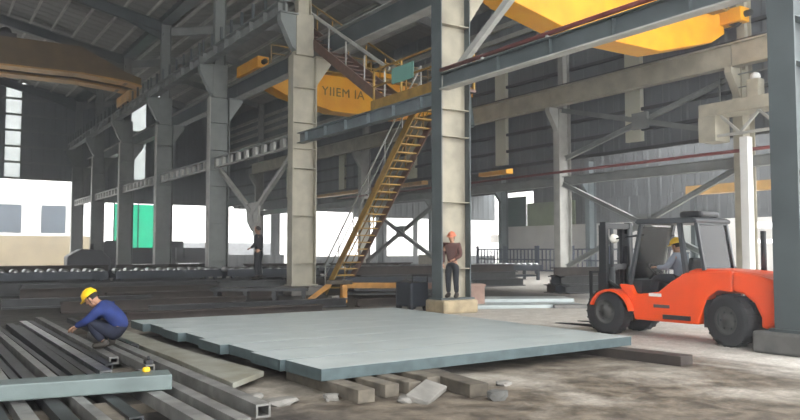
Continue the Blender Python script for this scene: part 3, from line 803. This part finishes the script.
def truck(x, y, rz, label, m):
    t = thing('truck', label, 'truck', (x, y, 0), rz, 'dark trucks by the end wall')
    MB().extrude([(0, .6), (1.9, .6), (1.9, 1.6), (1.5, 2.5), (0, 2.5)], 'y', -1.1, 1.1).build('cab', m, t, .08)
    MB().box(-4.2, -.1, -1.15, 1.15, .9, 1.9).build('cargo_bed', m, t)
    MB().box(-4.2, 1.8, -.5, .5, .5, .9).build('chassis', black, t)
    MB().extrude([(1.93, 1.65), (1.96, 1.65), (1.6, 2.4), (1.56, 2.4)], 'y', -.95, .95).build('windscreen', bluewin, t)
    for xx in (-3.2, 1.0):
        for yy in (-1.0, 1.0):
            w_ = MB().lathe([(0, -.15), (.35, -.15), (.48, -.12), (.5, -.05), (.5, .05), (.48, .12), (.35, .15), (0, .15)], (xx, yy, .5), 'y', 20).build('wheel', rubber, t)
            MB().lathe([(0, -.16), (.2, -.165), (.2, .165), (0, .16)], (xx, yy, .5), 'y', 16).build('rim', rimmat, w_)
    return t
truck(20.5, 69, R(190), 'dark truck in the opening right of the green netting', machdark)
dup(bpy.data.objects['truck'], (15.5, 67.5, 0), 'dark truck parked in front of the green netting', R(160))
t = thing('machine', 'dark machine hump in the bright opening left of the netting', 'machine', (11.5, 62.5, 0))
MB().extrude([(-1.6, 0), (1.6, 0), (1.6, 1.0), (.9, 1.7), (-.6, 1.8), (-1.6, 1.2)], 'y', -.8, .8).build('housing', machdark, t, .12)
MB().lathe([(0, 0), (.16, 0), (.16, .5), (0, .5)], (.3, 0, 1.7), 'z', 14).build('exhaust', black, t)

# ------------------------------------------------------------------ the deck of plates
ndeck = 8
names_ = ['front', 'second', 'third', 'fourth', 'fifth', 'sixth', 'seventh', 'rearmost']
yy = 7.98
lefts = [4.08, 3.98, 4.02, 3.86, 3.95, 3.80, 3.84, 3.70]
for i in range(ndeck):
    wdt = .92
    x0 = lefts[i]; x1 = 9.83 + random.uniform(-.03, .03)+i*.01
    t = thing('steel_plate', '%s pale grey steel slab of the plate deck, counting from the front edge' % names_[i].capitalize(), 'steel plate', (x0, yy, .155), R(2.7-.36*i), 'pale slabs of the plate deck')
    w2 = wdt - .002
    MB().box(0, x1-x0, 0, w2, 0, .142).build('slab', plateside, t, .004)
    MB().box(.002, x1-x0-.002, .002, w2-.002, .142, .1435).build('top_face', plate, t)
    yy += .950
# dunnage under the deck
dl = ['leftmost short timber under the front edge of the deck', 'second short timber from the left under the front edge of the deck', 'third short timber from the left under the front edge of the deck',
      'fourth short timber from the left under the front edge of the deck', 'long timber sticking out farthest from under the front of the deck']
for i, (x, y, L_, rz, w_, h_) in enumerate([(4.28, 7.27, 1.9, 90, .22, .154), (4.70, 7.40, 1.7, 91, .20, .15), (5.02, 7.40, 1.7, 92, .18, .15), (5.42, 7.55, 1.6, 90, .24, .154), (5.55, 6.86, 2.3, 84, .26, .154)]):
    mb = MB().box(0, L_, -w_/2, w_/2, 0, h_)
    o = mb.build('timber_block', timber if i != 4 else timberdark, None, .012, (0, 0, 0)); o.location = (x, y, 0); o.rotation_euler = (0, 0, R(rz))
    tag(o, dl[i], 'timber', 'timbers under the plate deck')
for i, (y, h_) in enumerate([(9.6, .154), (12.0, .154), (14.2, .154)]):
    tag(MB().box(4.6, 9.4, y-.12, y+.12, 0, h_).build('timber_block', timberdark), 'dark sleeper carrying the deck from below, %s from the front' % ORD[i], 'timber', 'sleepers below the deck')
o = MB().box(0, 3.2, -.17, .17, 0, .144).build('steel_beam', rust, None, .01, (0, 0, 0)); o.location = (9.62, 7.05, 0); o.rotation_euler = (0, 0, R(97))
tag(o, 'dark steel beam sticking out from under the right end of the deck towards the forklift', 'steel beam')
# rubble in front of the deck
def chunk(x, y, sx, sy, sz, label, m=concrete, rz=0, tilt=0):
    bm = bmesh.new(); bmesh.ops.create_icosphere(bm, subdivisions=2, radius=1)
    rnd = random.Random(int(x*100+y*10))
    for v in bm.verts:
        s_ = 1+rnd.uniform(-.18, .18); v.co = Vector((v.co.x*sx*s_, v.co.y*sy*s_, max(-.5, min(.6, v.co.z*s_))*sz))
    zm = min(v.co.z for v in bm.verts)
    for v in bm.verts: v.co.z -= zm
    me = bpy.data.meshes.new('rubble_chunk'); bm.to_mesh(me); bm.free(); me.materials.append(m)
    o = bpy.data.objects.new('rubble_chunk', me); C.objects.link(o); o.location = (x, y, 0); o.rotation_euler = (0, 0, R(rz))
    tag(o, label, 'rubble', 'rubble in front of the deck'); return o
o = MB().box(-.33, .33, -.14, .14, 0, .07).build('rubble_chunk', concrete, None, .015, (0, 0, 0)); o.location = (5.0, 7.15, .03); o.rotation_euler = (R(14), R(-6), R(35))
tag(o, 'flat broken slab of pale concrete leaning by the short timbers', 'rubble', 'rubble in front of the deck')
chunk(5.62, 6.98-.35, .14, .10, .10, 'dark lump at the end of the long timber', concdark)
chunk(4.72, 7.1, .16, .10, .06, 'small flat concrete lump in front of the second and third timbers')
chunk(4.02, 7.62, .10, .07, .07, 'small stone left of the leftmost timber')
chunk(3.45, 7.75, .22, .14, .06, 'low concrete lump below the left front corner of the deck')
chunk(3.30, 8.15, .12, .1, .06, 'small stone between the low plate and the deck')
chunk(6.3, 7.3, .12, .08, .05, 'small stone right of the long timber under the dark deck edge')

# ------------------------------------------------------------------ bars and plates at lower left
for i, (y, x0, x1) in enumerate([(8.2, .2, 3.2), (10.6, .2, 3.3), (13.6, .0, 3.4), (16.4, .0, 3.3)]):
    tag(MB().box(x0, x1, y-.1, y+.1, 0, .1).build('timber_block', timberdark), 'dark sleeper under the long steel bars at the left, %s from the front' % ORD[i], 'timber', 'sleepers under the steel bars')
# (x centre, y0, y1, width, height, base, material)
bars = [(.55, 6.8, 17.5, .16, .10, .1, darksteel, 'dark bar at the far left edge of the bar field'),
        (.92, 7.2, 18.0, .14, .10, .1, milled, 'second long bar from the left edge of the bar field'),
        (1.22, 6.6, 18.2, .14, .10, .1, darksteel, 'third long bar from the left edge of the bar field'),
        (1.45, 6.6, 18.4, .10, .13, .1, milled, 'worn grey bar, fourth from the left edge of the bar field'),
        (1.73, 7.0, 17.2, .13, .11, .1, darksteel, 'dark bar left of the shiny bar'),
        (2.07, 9.9, 17.8, .14, .10, .1, shinysteel, 'bright shiny bar right in front of the crouching worker'),
        (2.42, 11.1, 18.6, .13, .10, .1, milled, 'grey bar passing under the crouching worker\'s hands'),
        (2.62, 9.95, 12.6, .12, .12, .1, milled, 'short bar with a dark end right of the crouching worker\'s feet'),
        (2.86, 6.8, 14.5, .15, .13, .1, milled, 'long bar ending at the bottom of the frame, rightmost of the bar field'),
        (2.47, 6.3, 9.6, .13, .13, .1, milled, 'bar second from the right at the bottom of the frame'),
        (2.18, 6.2, 9.3, .15, .13, .1, milled, 'bar third from the right at the bottom, emerging from under the green-grey beam'),
        (1.62, 5.8, 7.95, .14, .08, .1, timber, 'pale bar end below the green-grey beam, right one of two'),
        (1.25, 5.8, 7.95, .15, .08, .1, timber, 'pale bar end below the green-grey beam, left one of two'),
        (.15, 8.6, 18.0, .14, .10, .1, darksteel, 'outermost dark bar, cut by the left frame edge'),
        (3.02, 12.4, 18.0, .12, .10, .1, darksteel, 'dark bar right behind the crouching worker\'s back')]
bars += [(.73, 6.9, 16.0, .09, .09, .1, darksteel, 'thin dark bar between the first two long bars at the left edge'),
         (1.08, 8.9, 17.5, .09, .08, .1, darksteel, 'thin dark bar between the second and third long bars at the left'),
         (1.60, 8.8, 18.0, .08, .08, .1, darksteel, 'thin dark bar just left of the bar beside the shiny one'),
         (1.90, 9.0, 17.0, .10, .08, .1, darksteel, 'thin dark bar touching the left side of the shiny bar'),
         (2.25, 10.6, 18.0, .10, .08, .1, darksteel, 'thin dark bar just right of the shiny bar'),
         (.36, 7.5, 18.0, .12, .09, .1, darksteel, 'dark bar next to the outermost bar at the left frame edge')]
for (x, ya, yb, w_, h_, z, m, lab) in bars:
    L_ = yb-ya
    mb = MB()
    t_ = .02
    mb.box(-w_/2, w_/2, 0, L_, h_-t_, h_).box(-w_/2, w_/2, 0, L_, 0, t_).box(-w_/2, -w_/2+t_, 0, L_, t_, h_-t_).box(w_/2-t_, w_/2, 0, L_, t_, h_-t_)
    o = mb.build('steel_bar', m, None, 0, (0, 0, 0)); o.location = (x, ya, z); o.rotation_euler = (0, 0, R(random.uniform(.0, .9)))
    tag(o, lab[0].upper()+lab[1:], 'steel bar', 'long steel bars at the left')
# wide low plate next to the deck
o = MB().extrude([(3.18, 8.48), (3.83, 9.1), (3.62, 11.6), (3.52, 15.2), (3.1, 15.2), (3.2, 11)], 'z', .08, .15).build('steel_plate', dirtyplate, None, .008)
tag(o, 'low dirty greenish plate lying along the left edge of the deck', 'steel plate')
for i, y in enumerate((9.4, 13.4)):
    tag(MB().box(3.16, 3.72, y-.08, y+.08, 0, .08).build('timber_block', timberdark), 'short sleeper under the low dirty plate, %s from the front' % ORD[i], 'timber', 'sleepers under the dirty plate')
# green-grey box beam across the bars
mb = MB().box(-2.6, 0, -.18, .18, 0, .16)
o = mb.build('box_beam', greenplate, None, .012, (0, 0, 0)); o.location = (2.36, 8.16, .235); o.rotation_euler = (0, 0, R(-9.5))
tag(o, 'green-grey box beam lying across the bars at the lower left', 'steel beam')
t = thing('tape_measure', 'small yellow tape case lying on the green-grey beam', 'tape measure', (2.14, 8.29, .396), R(20))
MB().box(-.035, .035, -.025, .025, 0, .05).build('case', yelobj, t, .012)
MB().box(-.02, .02, .025, .05, 0, .012).build('tape_tongue', shinysteel, t)
t = thing('clamp', 'small dark clamp on the end of the short bar beside the yellow tape case', 'clamp', (2.62, 10.05, .221))
MB().box(-.05, .05, -.06, .06, 0, .05).build('jaw', black, t, .01)
MB().tube([(0, 0, .05), (0, 0, .10)], .015, 8).build('screw', black, t)

# ------------------------------------------------------------------ forklift
FL = thing('forklift', 'orange counterbalance forklift with a dark cab and a driver in a yellow helmet', 'forklift', (12.72, 8.03, 0), R(95))
HW = .62                      # half width of body
# x forward from rear axle; wheelbase 2.45
bodyp = [(-.05, .95), (.22, .98), (.42, .84), (.55, .5), (.60, .34), (1.95, .34), (2.0, .55), (2.1, .8), (2.25, .92), (2.3, 1.02), (2.05, 1.02), (1.95, .83), (1.42, .90), (1.15, 1.10), (.85, 1.28), (-.05, 1.33)]
MB().extrude(bodyp, 'y', -HW, HW).build('chassis', orange, FL, .025)
cw = [(-.85, .52), (-.72, .36), (-.55, .36), (-.55, .55), (-.44, .78), (-.25, .93), (-.05, .98), (-.05, 1.33), (-.5, 1.27), (-.80, 1.18), (-.88, 1.0)]
cwt = MB().extrude(cw, 'y', -.64, .64).build('counterweight', orange, FL, .06)
MB().box(-.895, -.86, -.25, .25, .62, .92).build('grille', black, cwt)
for y in (.45, -.45):
    MB().box(-.90, -.83, y-.1, y+.1, 1.02, 1.12).build('tail_light', redlens, cwt, .01)
MB().box(-.45, .5, -.60, .60, .3, .8).build('rear_axle', black, FL)
hood = [(-.75, 1.19), (-.5, 1.28), (-.05, 1.335), (.7, 1.36), (1.0, 1.25), (1.1, 1.1), (-.75, 1.1)]
MB().extrude(hood, 'y', -.5, .5).build('engine_hood', orange, FL, .03)
# front fenders
for s in (-1, 1):
    pr_ = []
    for a in range(20, 171, 15): pr_.append((2.45+.50*math.cos(R(a)), .42+.50*math.sin(R(a))))
    for a in range(170, 19, -15): pr_.append((2.45+.455*math.cos(R(a)), .42+.455*math.sin(R(a))))
    MB().extrude(pr_, 'y', s*.60-.16, s*.60+.16).build('fender', orange if s > 0 else orange, FL)
MB().box(.75, 1.3, HW, HW+.05, .40, .48).build('step', black, FL)
MB().box(1.35, 1.62, HW, HW+.006, .90-.09, .90-.03).build('maker_lettering', white, FL)
MB().box(1.18, 1.52, HW, HW+.006, .60, .66).build('capacity_mark', cabgrey, FL)
# wheels
def wheel(x, y, r, w_, name, steer=0):
    t_ = MB().lathe([(r*.55, -w_/2), (r*.8, -w_/2), (r*.95, -w_/2*.9), (r, -w_/2*.6), (r, w_/2*.6), (r*.95, w_/2*.9), (r*.8, w_/2), (r*.55, w_/2)], (0, 0, 0), 'y', 36).build('wheel', rubber, FL)
    t_.location = (x, y, r); t_.rotation_euler = (0, 0, steer)
    MB().lathe([(0, -w_*.38), (r*.2, -w_*.40), (r*.22, -w_*.32), (r*.5, -w_*.30), (r*.56, -w_*.48), (r*.56, w_*.48), (r*.5, w_*.30), (r*.22, w_*.32), (r*.2, w_*.40), (0, w_*.38)], (0, 0, 0), 'y', 28).build('rim', rimmat, t_)
    mb = MB()
    for i in range(22):
        a = 2*PI*i/22; c_, s_ = math.cos(a), math.sin(a)
        for (y0, y1, da) in ((-w_*.45, -.01, .05), (.01, w_*.45, .05)):
            p = Vector((r*.99*math.cos(a+da/2), y0, r*.99*math.sin(a+da/2))); q = Vector((r*.99*math.cos(a-da/2), y1, r*.99*math.sin(a-da/2)))
            mb.bar(p, q, .035, .03, (c_, 0, s_))
    mb.lathe([(r*.97, -w_*.44), (r*.99, -w_*.44), (r*.99, w_*.44), (r*.97, w_*.44)], (0, 0, 0), 'y', 30)
    mb.build('tread', rubber, t_)
    mb = MB()
    for i in range(6):
        a = 2*PI*i/6; mb.lathe([(0, -w_*.36), (.018, -w_*.36), (.018, w_*.36), (0, w_*.36)], (r*.34*math.cos(a), 0, r*.34*math.sin(a)), 'y', 6)
    mb.build('wheel_nut', darksteel, t_)
wheel(2.62, .52, .45, .32, 'front'); wheel(2.62, -.52, .45, .32, 'front')
wheel(0, .56, .46, .30, 'rear', R(-14)); wheel(0, -.50, .46, .30, 'rear', R(-14))
# cab
for s in (-1, 1):
    y = s*.56
    MB().bar((.86, y, 1.25), (.98, y, 2.22), .07, .09, (0, 1, 0)).build('rear_pillar', cabgrey, FL)
    MB().bar((2.08, y, 1.0), (1.80, y, 2.22), .06, .08, (0, 1, 0)).build('front_pillar', cabgrey, FL)
rear = MB()
for s in (-1, 1): rear.bar((.52, s*.52, 1.33), (.66, s*.52, 2.22), .05, .06)
rear.bar((.66, -.52, 2.2), (.66, .52, 2.2), .05, .05)
rear.build('rear_window_frame', cabgrey, FL)
MB().extrude([(.525, 1.36), (.54, 1.36), (.67, 2.18), (.655, 2.18)], 'y', -.5, .5).build('rear_window', cabglass, FL)
MB().extrude([(.56, 1.36), (.85, 1.36), (.95, 2.15), (.68, 2.15)], 'y', .525, .535).build('side_window', cabglass, FL)
rp = MB().extrude([(.62, 2.20), (1.86, 2.20), (1.92, 2.24), (1.86, 2.31), (.7, 2.31), (.60, 2.26)], 'y', -.62, .62).build('cab_roof', cabgrey, FL, .02)
MB().box(.68, 1.15, -.35, .30, 2.31, 2.44).build('air_conditioner', black, rp, .05)
MB().extrude([(2.01, 1.08), (2.03, 1.08), (1.81, 2.16), (1.79, 2.16)], 'y', -.52, .52).build('windscreen', cabglass, FL)
MB().box(1.85, 2.22, -.5, .5, .84, 1.12).build('dashboard', black, FL, .03)
MB().tube([(2.0, .1, 1.05), (1.80, .1, 1.28)], .025, 8).build('steering_column', black, FL)
mb = MB(); cpt = Vector((1.79, .1, 1.30)); ax = Vector((-.23, 0, .23)).normalized(); e1 = Vector((0, 1, 0)); e2 = ax.cross(e1)
mb.tube([cpt+(e1*math.cos(a*PI/10)+e2*math.sin(a*PI/10))*.17 for a in range(21)], .014, 6, False)
for a in (0, 7, 14): mb.tube([cpt, cpt+(e1*math.cos(a*PI/10)+e2*math.sin(a*PI/10))*.17], .01, 6)
mb.build('steering_wheel', black, FL)
seat = MB().box(1.05, 1.50, -.25, .25, .88, 1.04).build('seat', black, FL, .04)
MB().bar((1.06, 0, 1.02), (.95, 0, 1.55), .46, .10, (1, 0, 0)).build('seat_back', black, seat, .03)
# mast
mast = MB()
for s in (-1, 1):
    mast.box(2.72, 2.86, s*.42-.05, s*.42+.05, .12, 2.28).box(2.86, 2.96, s*.34-.04, s*.34+.04, .10, 2.22)
for z in (.35, 1.35, 2.2): mast.box(2.74, 2.84, -.42, .42, z-.06, z+.06)
mast = mast.build('mast', black, FL)
for s in (-1, 1):
    MB().tube([(2.70, s*.30, .2), (2.70, s*.30, 1.35)], .055, 12).tube([(2.70, s*.30, 1.35), (2.70, s*.30, 2.15)], .035, 10).build('lift_cylinder', cabgrey, mast)
    MB().tube([(2.15, s*.40, .75), (2.70, s*.40, 1.05)], .045, 10).build('tilt_cylinder', black, mast)
    MB().tube([(2.82, s*.1, .3), (2.82, s*.1, 2.18)], .022, 6).build('lift_chain', darksteel, mast)
car = MB()
for z in (.28, .62): car.box(2.96, 3.04, -.62, .62, z-.06, z+.06)
for y in (-.6, -.3, 0, .3, .6): car.box(2.97, 3.03, y-.02, y+.02, .62, 1.25)
car.box(2.97, 3.03, -.62, .62, 1.22, 1.27)
car = car.build('carriage', black, FL)
for s in (-1, 1):
    MB().extrude([(3.04, .09), (4.1, .09), (4.1, .105), (3.11, .145), (3.10, .72), (3.04, .72)], 'y', s*.38-.07, s*.38+.07).build('fork', darksteel, FL)
for s in (-1, 1):
    hl = MB().lathe([(0, .03), (.09, .03), (.1, 0), (.07, -.08), (0, -.1)], (2.5, s*.50, 1.93), 'x', 16).build('head_lamp', lampglass, FL)
    MB().bar((1.76, s*.52, 2.0), (2.42, s*.52, 1.93), .03, .03).build('lamp_bracket', black, hl)
MB().tube([(-.1, -.45, 1.3), (-.1, -.45, 2.05)], .05, 10).build('exhaust_pipe', black, FL)
mb = MB().tube([(1.85, .62, 2.0), (2.1, .70, 1.95)], .012, 6); mb.box(2.08, 2.11, .62, .80, 1.78, 2.02)
mb.build('wing_mirror', black, FL)
bpy.context.view_layer.update()

# ------------------------------------------------------------------ people
def skin_mesh(chains, sub=2):
    """chains: list of lists of (point, radius); equal points are shared; the first point is the root."""
    vs = []; rs = []; es = []; idx = {}
    def vid(p, r):
        key = tuple(round(c, 4) for c in p)
        if key not in idx: idx[key] = len(vs); vs.append(p); rs.append(r)
        return idx[key]
    for ch in chains:
        ids = [vid(p, r) for p, r in ch]
        for a, b in zip(ids, ids[1:]): es.append((a, b))
    me = bpy.data.meshes.new('tmp'); me.from_pydata(vs, es, [])
    o = bpy.data.objects.new('tmp', me); C.objects.link(o)
    m = o.modifiers.new('s', 'SKIN'); m.use_smooth_shade = True
    for i, r in enumerate(rs):
        d = me.skin_vertices[0].data[i]
        d.radius = (r, r) if not isinstance(r, tuple) else r
    me.skin_vertices[0].data[0].use_root = True
    sb = o.modifiers.new('u', 'SUBSURF'); sb.levels = sub; sb.render_levels = sub
    bpy.context.view_layer.update()
    ev = o.evaluated_get(bpy.context.evaluated_depsgraph_get())
    out = bpy.data.meshes.new_from_object(ev)
    vv = [tuple(v.co) for v in out.vertices]; ff = [tuple(p.vertices) for p in out.polygons]
    bpy.data.objects.remove(o); bpy.data.meshes.remove(me); bpy.data.meshes.remove(out)
    return vv, ff

def person(label, loc, rz, J, cloth, trouser, helmet, scale=1., gloves=None, group=None):
    """J: joint positions in the person's own frame (x forward, y left, z up)"""
    V = {k: Vector(v) for k, v in J.items()}
    def lerp(a, b, t): return a.lerp(b, t)
    body = MB()
    ch = [[(V['pelvis'], .09), (V['waist'], .085), (V['chest'], .10), (V['neckbase'], .075), (V['neck'], .055), (V['head'], .06)]]
    for s in 'lr':
        ch.append([(V['chest'], .10), (V['sh'+s], .055), (V['el'+s], .04), (V['wr'+s], .03)])
        ch.append([(V['pelvis'], .09), (V['hip'+s], .075), (V['kn'+s], .052), (V['an'+s], .034), (V['to'+s], .022)])
    vv, ff = skin_mesh(ch); body.add(vv, ff, True)
    # head: skull, jaw, nose, ears, eyes
    fw = (V['face']-V['head']); fw = fw.normalized(); upv = (V['head']-V['neck']).normalized()
    upv = (upv - fw*upv.dot(fw)).normalized(); sd = upv.cross(fw)
    M = Matrix(((fw.x, sd.x, upv.x, V['head'].x), (fw.y, sd.y, upv.y, V['head'].y), (fw.z, sd.z, upv.z, V['head'].z), (0, 0, 0, 1)))
    st = len(body.v)
    body.ball((0, 0, .02), .098, .076, .115, 18, 12)
    body.ball((.03, 0, -.06), .062, .058, .062, 14, 8)
    body.add([(.088, -.014, -.022), (.088, .014, -.022), (.092, 0, .03), (.118, 0, -.016)], [(0, 1, 3), (1, 2, 3), (2, 0, 3)])
    for s in (-1, 1):
        body.ball((.0, s*.078, .0), .022, .012, .034, 10, 6)
    body.ball((.088, 0, -.062), .01, .026, .007, 10, 6)
    body.xf(M, st)
    # hands
    for s in 'lr':
        w = V['wr'+s]; h_ = V['ha'+s]; d = (h_-w).normalized()
        pal = Vector((0, 0, 1)) if abs(d.z) < .8 else Vector((1, 0, 0))
        side = d.cross(pal).normalized(); nr = side.cross(d)
        vv, ff = skin_mesh([[(w, .026), (w+d*.05, (.036, .02)), (w+d*.095, (.038, .016))]], 1); body.add(vv, ff, True)
        for i, (o_, l_) in enumerate([(-.030, .062), (-.010, .074), (.010, .070), (.030, .055)]):
            b0 = w+d*.085+side*o_; b1 = b0+d*l_*.5-nr*.008; b2 = b1+d*l_*.35-nr*.03
            body.tube([b0, b1, b2], [.010, .009, .007], 6)
        sg = 1 if s == 'l' else -1
        tb = w+d*.035-side*.03*sg
        body.tube([tb, tb+d*.03-side*.025*sg-nr*.012, tb+d*.06-side*.028*sg-nr*.03], [.012, .011, .008], 6)
    root = body.build('person', skin, None, 0, (0, 0, 0))
    root.location = loc; root.rotation_euler = (0, 0, rz); root.scale = (scale,)*3
    tag(root, label, 'person', group)
    # clothing
    jk = MB()
    ch = [[(V['pelvis'].lerp(V['waist'], .1), .155), (V['waist'], .14), (V['chest'], .165), (V['neckbase'], .09)]]
    for s in 'lr':
        ch.append([(V['chest'], .165), (V['sh'+s], .088), (V['el'+s], .062), (lerp(V['el'+s], V['wr'+s], .93), .048)])
    vv, ff = skin_mesh(ch); jk.add(vv, ff, True).build('jacket', cloth, root)
    tr_ = MB()
    ch = [[(V['pelvis'], .15), (V['waist'].lerp(V['pelvis'], .5), .14)]]
    for s in 'lr':
        ch.append([(V['pelvis'], .15), (V['hip'+s], .115), (V['kn'+s], .085), (lerp(V['kn'+s], V['an'+s], .9), .066)])
    vv, ff = skin_mesh(ch); tr_.add(vv, ff, True).build('trousers', trouser, root)
    for s in 'lr':
        bo = MB(); a = V['an'+s]; t_ = V['to'+s]
        dd = (t_-a); dd.z = 0; dd.normalize()
        vv, ff = skin_mesh([[(a+Vector((0, 0, .07)), .072), (a-Vector((0, 0, .02))-dd*.02, .072), (a-Vector((0, 0, .03))+dd*.09, (.07, .06)), (a-Vector((0, 0, .04))+dd*.2, (.06, .05))]], 1)
        bo.add(vv, ff, True).build('boot', bootm, root)
    hb = MB()
    hb.ball((-.012, 0, .02), .103, .082, .118, 16, 8, 0, PI*.62)
    hb.xf(Matrix.Translation(Vector((-.006, 0, -.004)))).xf(M)
    hb.build('hair', hairm, root)
    if helmet:
        hm = MB()
        hm.ball((-.005, 0, .055), .132, .108, .115, 20, 8, 0, PI/2)
        hm.lathe([(.100, .052), (.135, .050), (.137, .058), (.104, .062)], (0, 0, 0), 'z', 24)
        hm.extrude([(.09, -.085), (.165, -.05), (.18, 0), (.165, .05), (.09, .085)], 'z', .046, .056)
        hm.tube([(-.132, 0, .07), (-.10, 0, .142), (-.04, 0, .170), (.03, 0, .170), (.09, 0, .142), (.125, 0, .07)], .012, 6)
        hm.xf(M).build('helmet', helmet, root)
        sp = MB().tube([(.0, .085, .06), (.03, .07, -.06), (.04, 0, -.125), (.03, -.07, -.06), (0, -.085, .06)], .006, 5)
        sp.xf(M).build('chin_strap', black, root)
    return root

# crouching worker, seen from his back-left side, facing towards the left/away
Jc = dict(pelvis=(-.17, 0, .27), waist=(-.17, 0, .42), chest=(.0, 0, .60), neckbase=(.13, 0, .70), neck=(.19, 0, .73), head=(.27, .0, .77), face=(.36, 0, .69),
          shl=(.06, .20, .64), ell=(.26, .27, .44), wrl=(.46, .14, .36), hal=(.55, .10, .31),
          shr=(.06, -.20, .64), elr=(.28, -.26, .46), wrr=(.48, -.10, .34), har=(.57, -.06, .29),
          hipl=(-.10, .12, .25), knl=(.26, .22, .44), anl=(.0, .16, .10), tol=(.17, .18, .04),
          hipr=(-.10, -.12, .25), knr=(.28, -.20, .40), anr=(.0, -.15, .10), tor=(.17, -.16, .04))
person('person crouching on the bars in a navy jacket and yellow helmet', (2.55, 12.08, .20), R(150), Jc, navy, darknavy, helmety, .98)
# man standing at the cream column
Js = dict(pelvis=(0, 0, .93), waist=(.0, 0, 1.08), chest=(.01, 0, 1.30), neckbase=(.01, 0, 1.46), neck=(.02, 0, 1.52), head=(.04, 0, 1.62), face=(.15, 0, 1.59),
          shl=(0, .19, 1.42), ell=(.04, .25, 1.14), wrl=(.22, .12, 1.04), hal=(.30, .08, 1.02),
          shr=(0, -.19, 1.42), elr=(.0, -.26, 1.14), wrr=(.10, -.22, .92), har=(.13, -.2, .82),
          hipl=(0, .10, .90), knl=(.04, .11, .50), anl=(0, .12, .09), tol=(.14, .13, .04),
          hipr=(0, -.10, .90), knr=(.02, -.11, .50), anr=(-.04, -.12, .09), tor=(.10, -.13, .04))
person('person in a maroon jacket and orange helmet standing in front of the cream column', (12.2, 16.2, .413), R(215), Js, maroon, blackcloth, helmeto, 1.0)
person('person in dark clothes standing on dark beams in front of the V-shaped brace', (10.85, 26.4, .58), R(140), Js, blackcloth, blackcloth, None, 1.15)
# forklift driver (sitting)
Jd = dict(pelvis=(0, 0, .12), waist=(-.03, 0, .26), chest=(.0, 0, .48), neckbase=(.03, 0, .62), neck=(.05, 0, .67), head=(.08, 0, .77), face=(.19, 0, .74),
          shl=(0, .19, .58), ell=(.16, .25, .36), wrl=(.40, .20, .36), hal=(.48, .17, .37),
          shr=(0, -.19, .58), elr=(.16, -.24, .36), wrr=(.40, -.12, .36), har=(.48, -.08, .37),
          hipl=(.03, .10, .11), knl=(.45, .14, .16), anl=(.58, .14, -.20), tol=(.72, .15, -.26),
          hipr=(.03, -.10, .11), knr=(.45, -.14, .16), anr=(.58, -.14, -.20), tor=(.72, -.15, -.26))
fm = Matrix.Translation(Vector((12.72, 8.03, 0))) @ Matrix.Rotation(R(95), 4, 'Z')
p = fm @ Vector((1.30, .02, 1.0))
person('person in a grey shirt and yellow helmet sitting at the forklift wheel', p, R(95), Jd, greycloth, blackcloth, helmety, 1.0)

# ------------------------------------------------------------------ light: daylight through the open gables and roof gaps
W = bpy.data.worlds.new('world'); bpy.context.scene.world = W; W.use_nodes = True
bg = W.node_tree.nodes['Background']; bg.inputs['Color'].default_value = (.97, .985, 1.0, 1); bg.inputs['Strength'].default_value = 1.0

hz = MB().box(-40, 130, -60, 190, -.9, 30).build('haze', MATS['cream_paint'])  # haze volume added to give the glow around the bright openings
hm_ = bpy.data.materials.new('glow_haze'); hm_.use_nodes = True
N = hm_.node_tree.nodes; N.remove(N['Principled BSDF'])
vs_ = N.new('ShaderNodeVolumeScatter'); vs_.inputs['Density'].default_value = HAZE; vs_.inputs['Anisotropy'].default_value = .7
vs_.inputs['Color'].default_value = (.93, .96, 1, 1)
hm_.node_tree.links.new(vs_.outputs[0], N['Material Output'].inputs['Volume'])
hz.data.materials.clear(); hz.data.materials.append(hm_)
tag(hz, 'thin bluish haze filling the hall, added for the glow near the bright openings', 'haze', None, 'stuff')

# ------------------------------------------------------------------ camera
cam = bpy.data.cameras.new('camera'); co = bpy.data.objects.new('camera', cam); C.objects.link(co)
cam.sensor_width = 36; cam.lens = 36*750/800; cam.clip_end = 500
co.location = (0, 0, 1.7); co.rotation_euler = (PI/2+math.atan(40/750), 0, R(-33))
sc = bpy.context.scene; sc.camera = co
sc.view_settings.view_transform = 'Standard'; sc.view_settings.look = 'None'
sc.view_settings.gamma = 1; sc.view_settings.use_curve_mapping = False
sc.view_settings.exposure = 2.75
sc.cycles.max_bounces = 8; sc.cycles.diffuse_bounces = 5
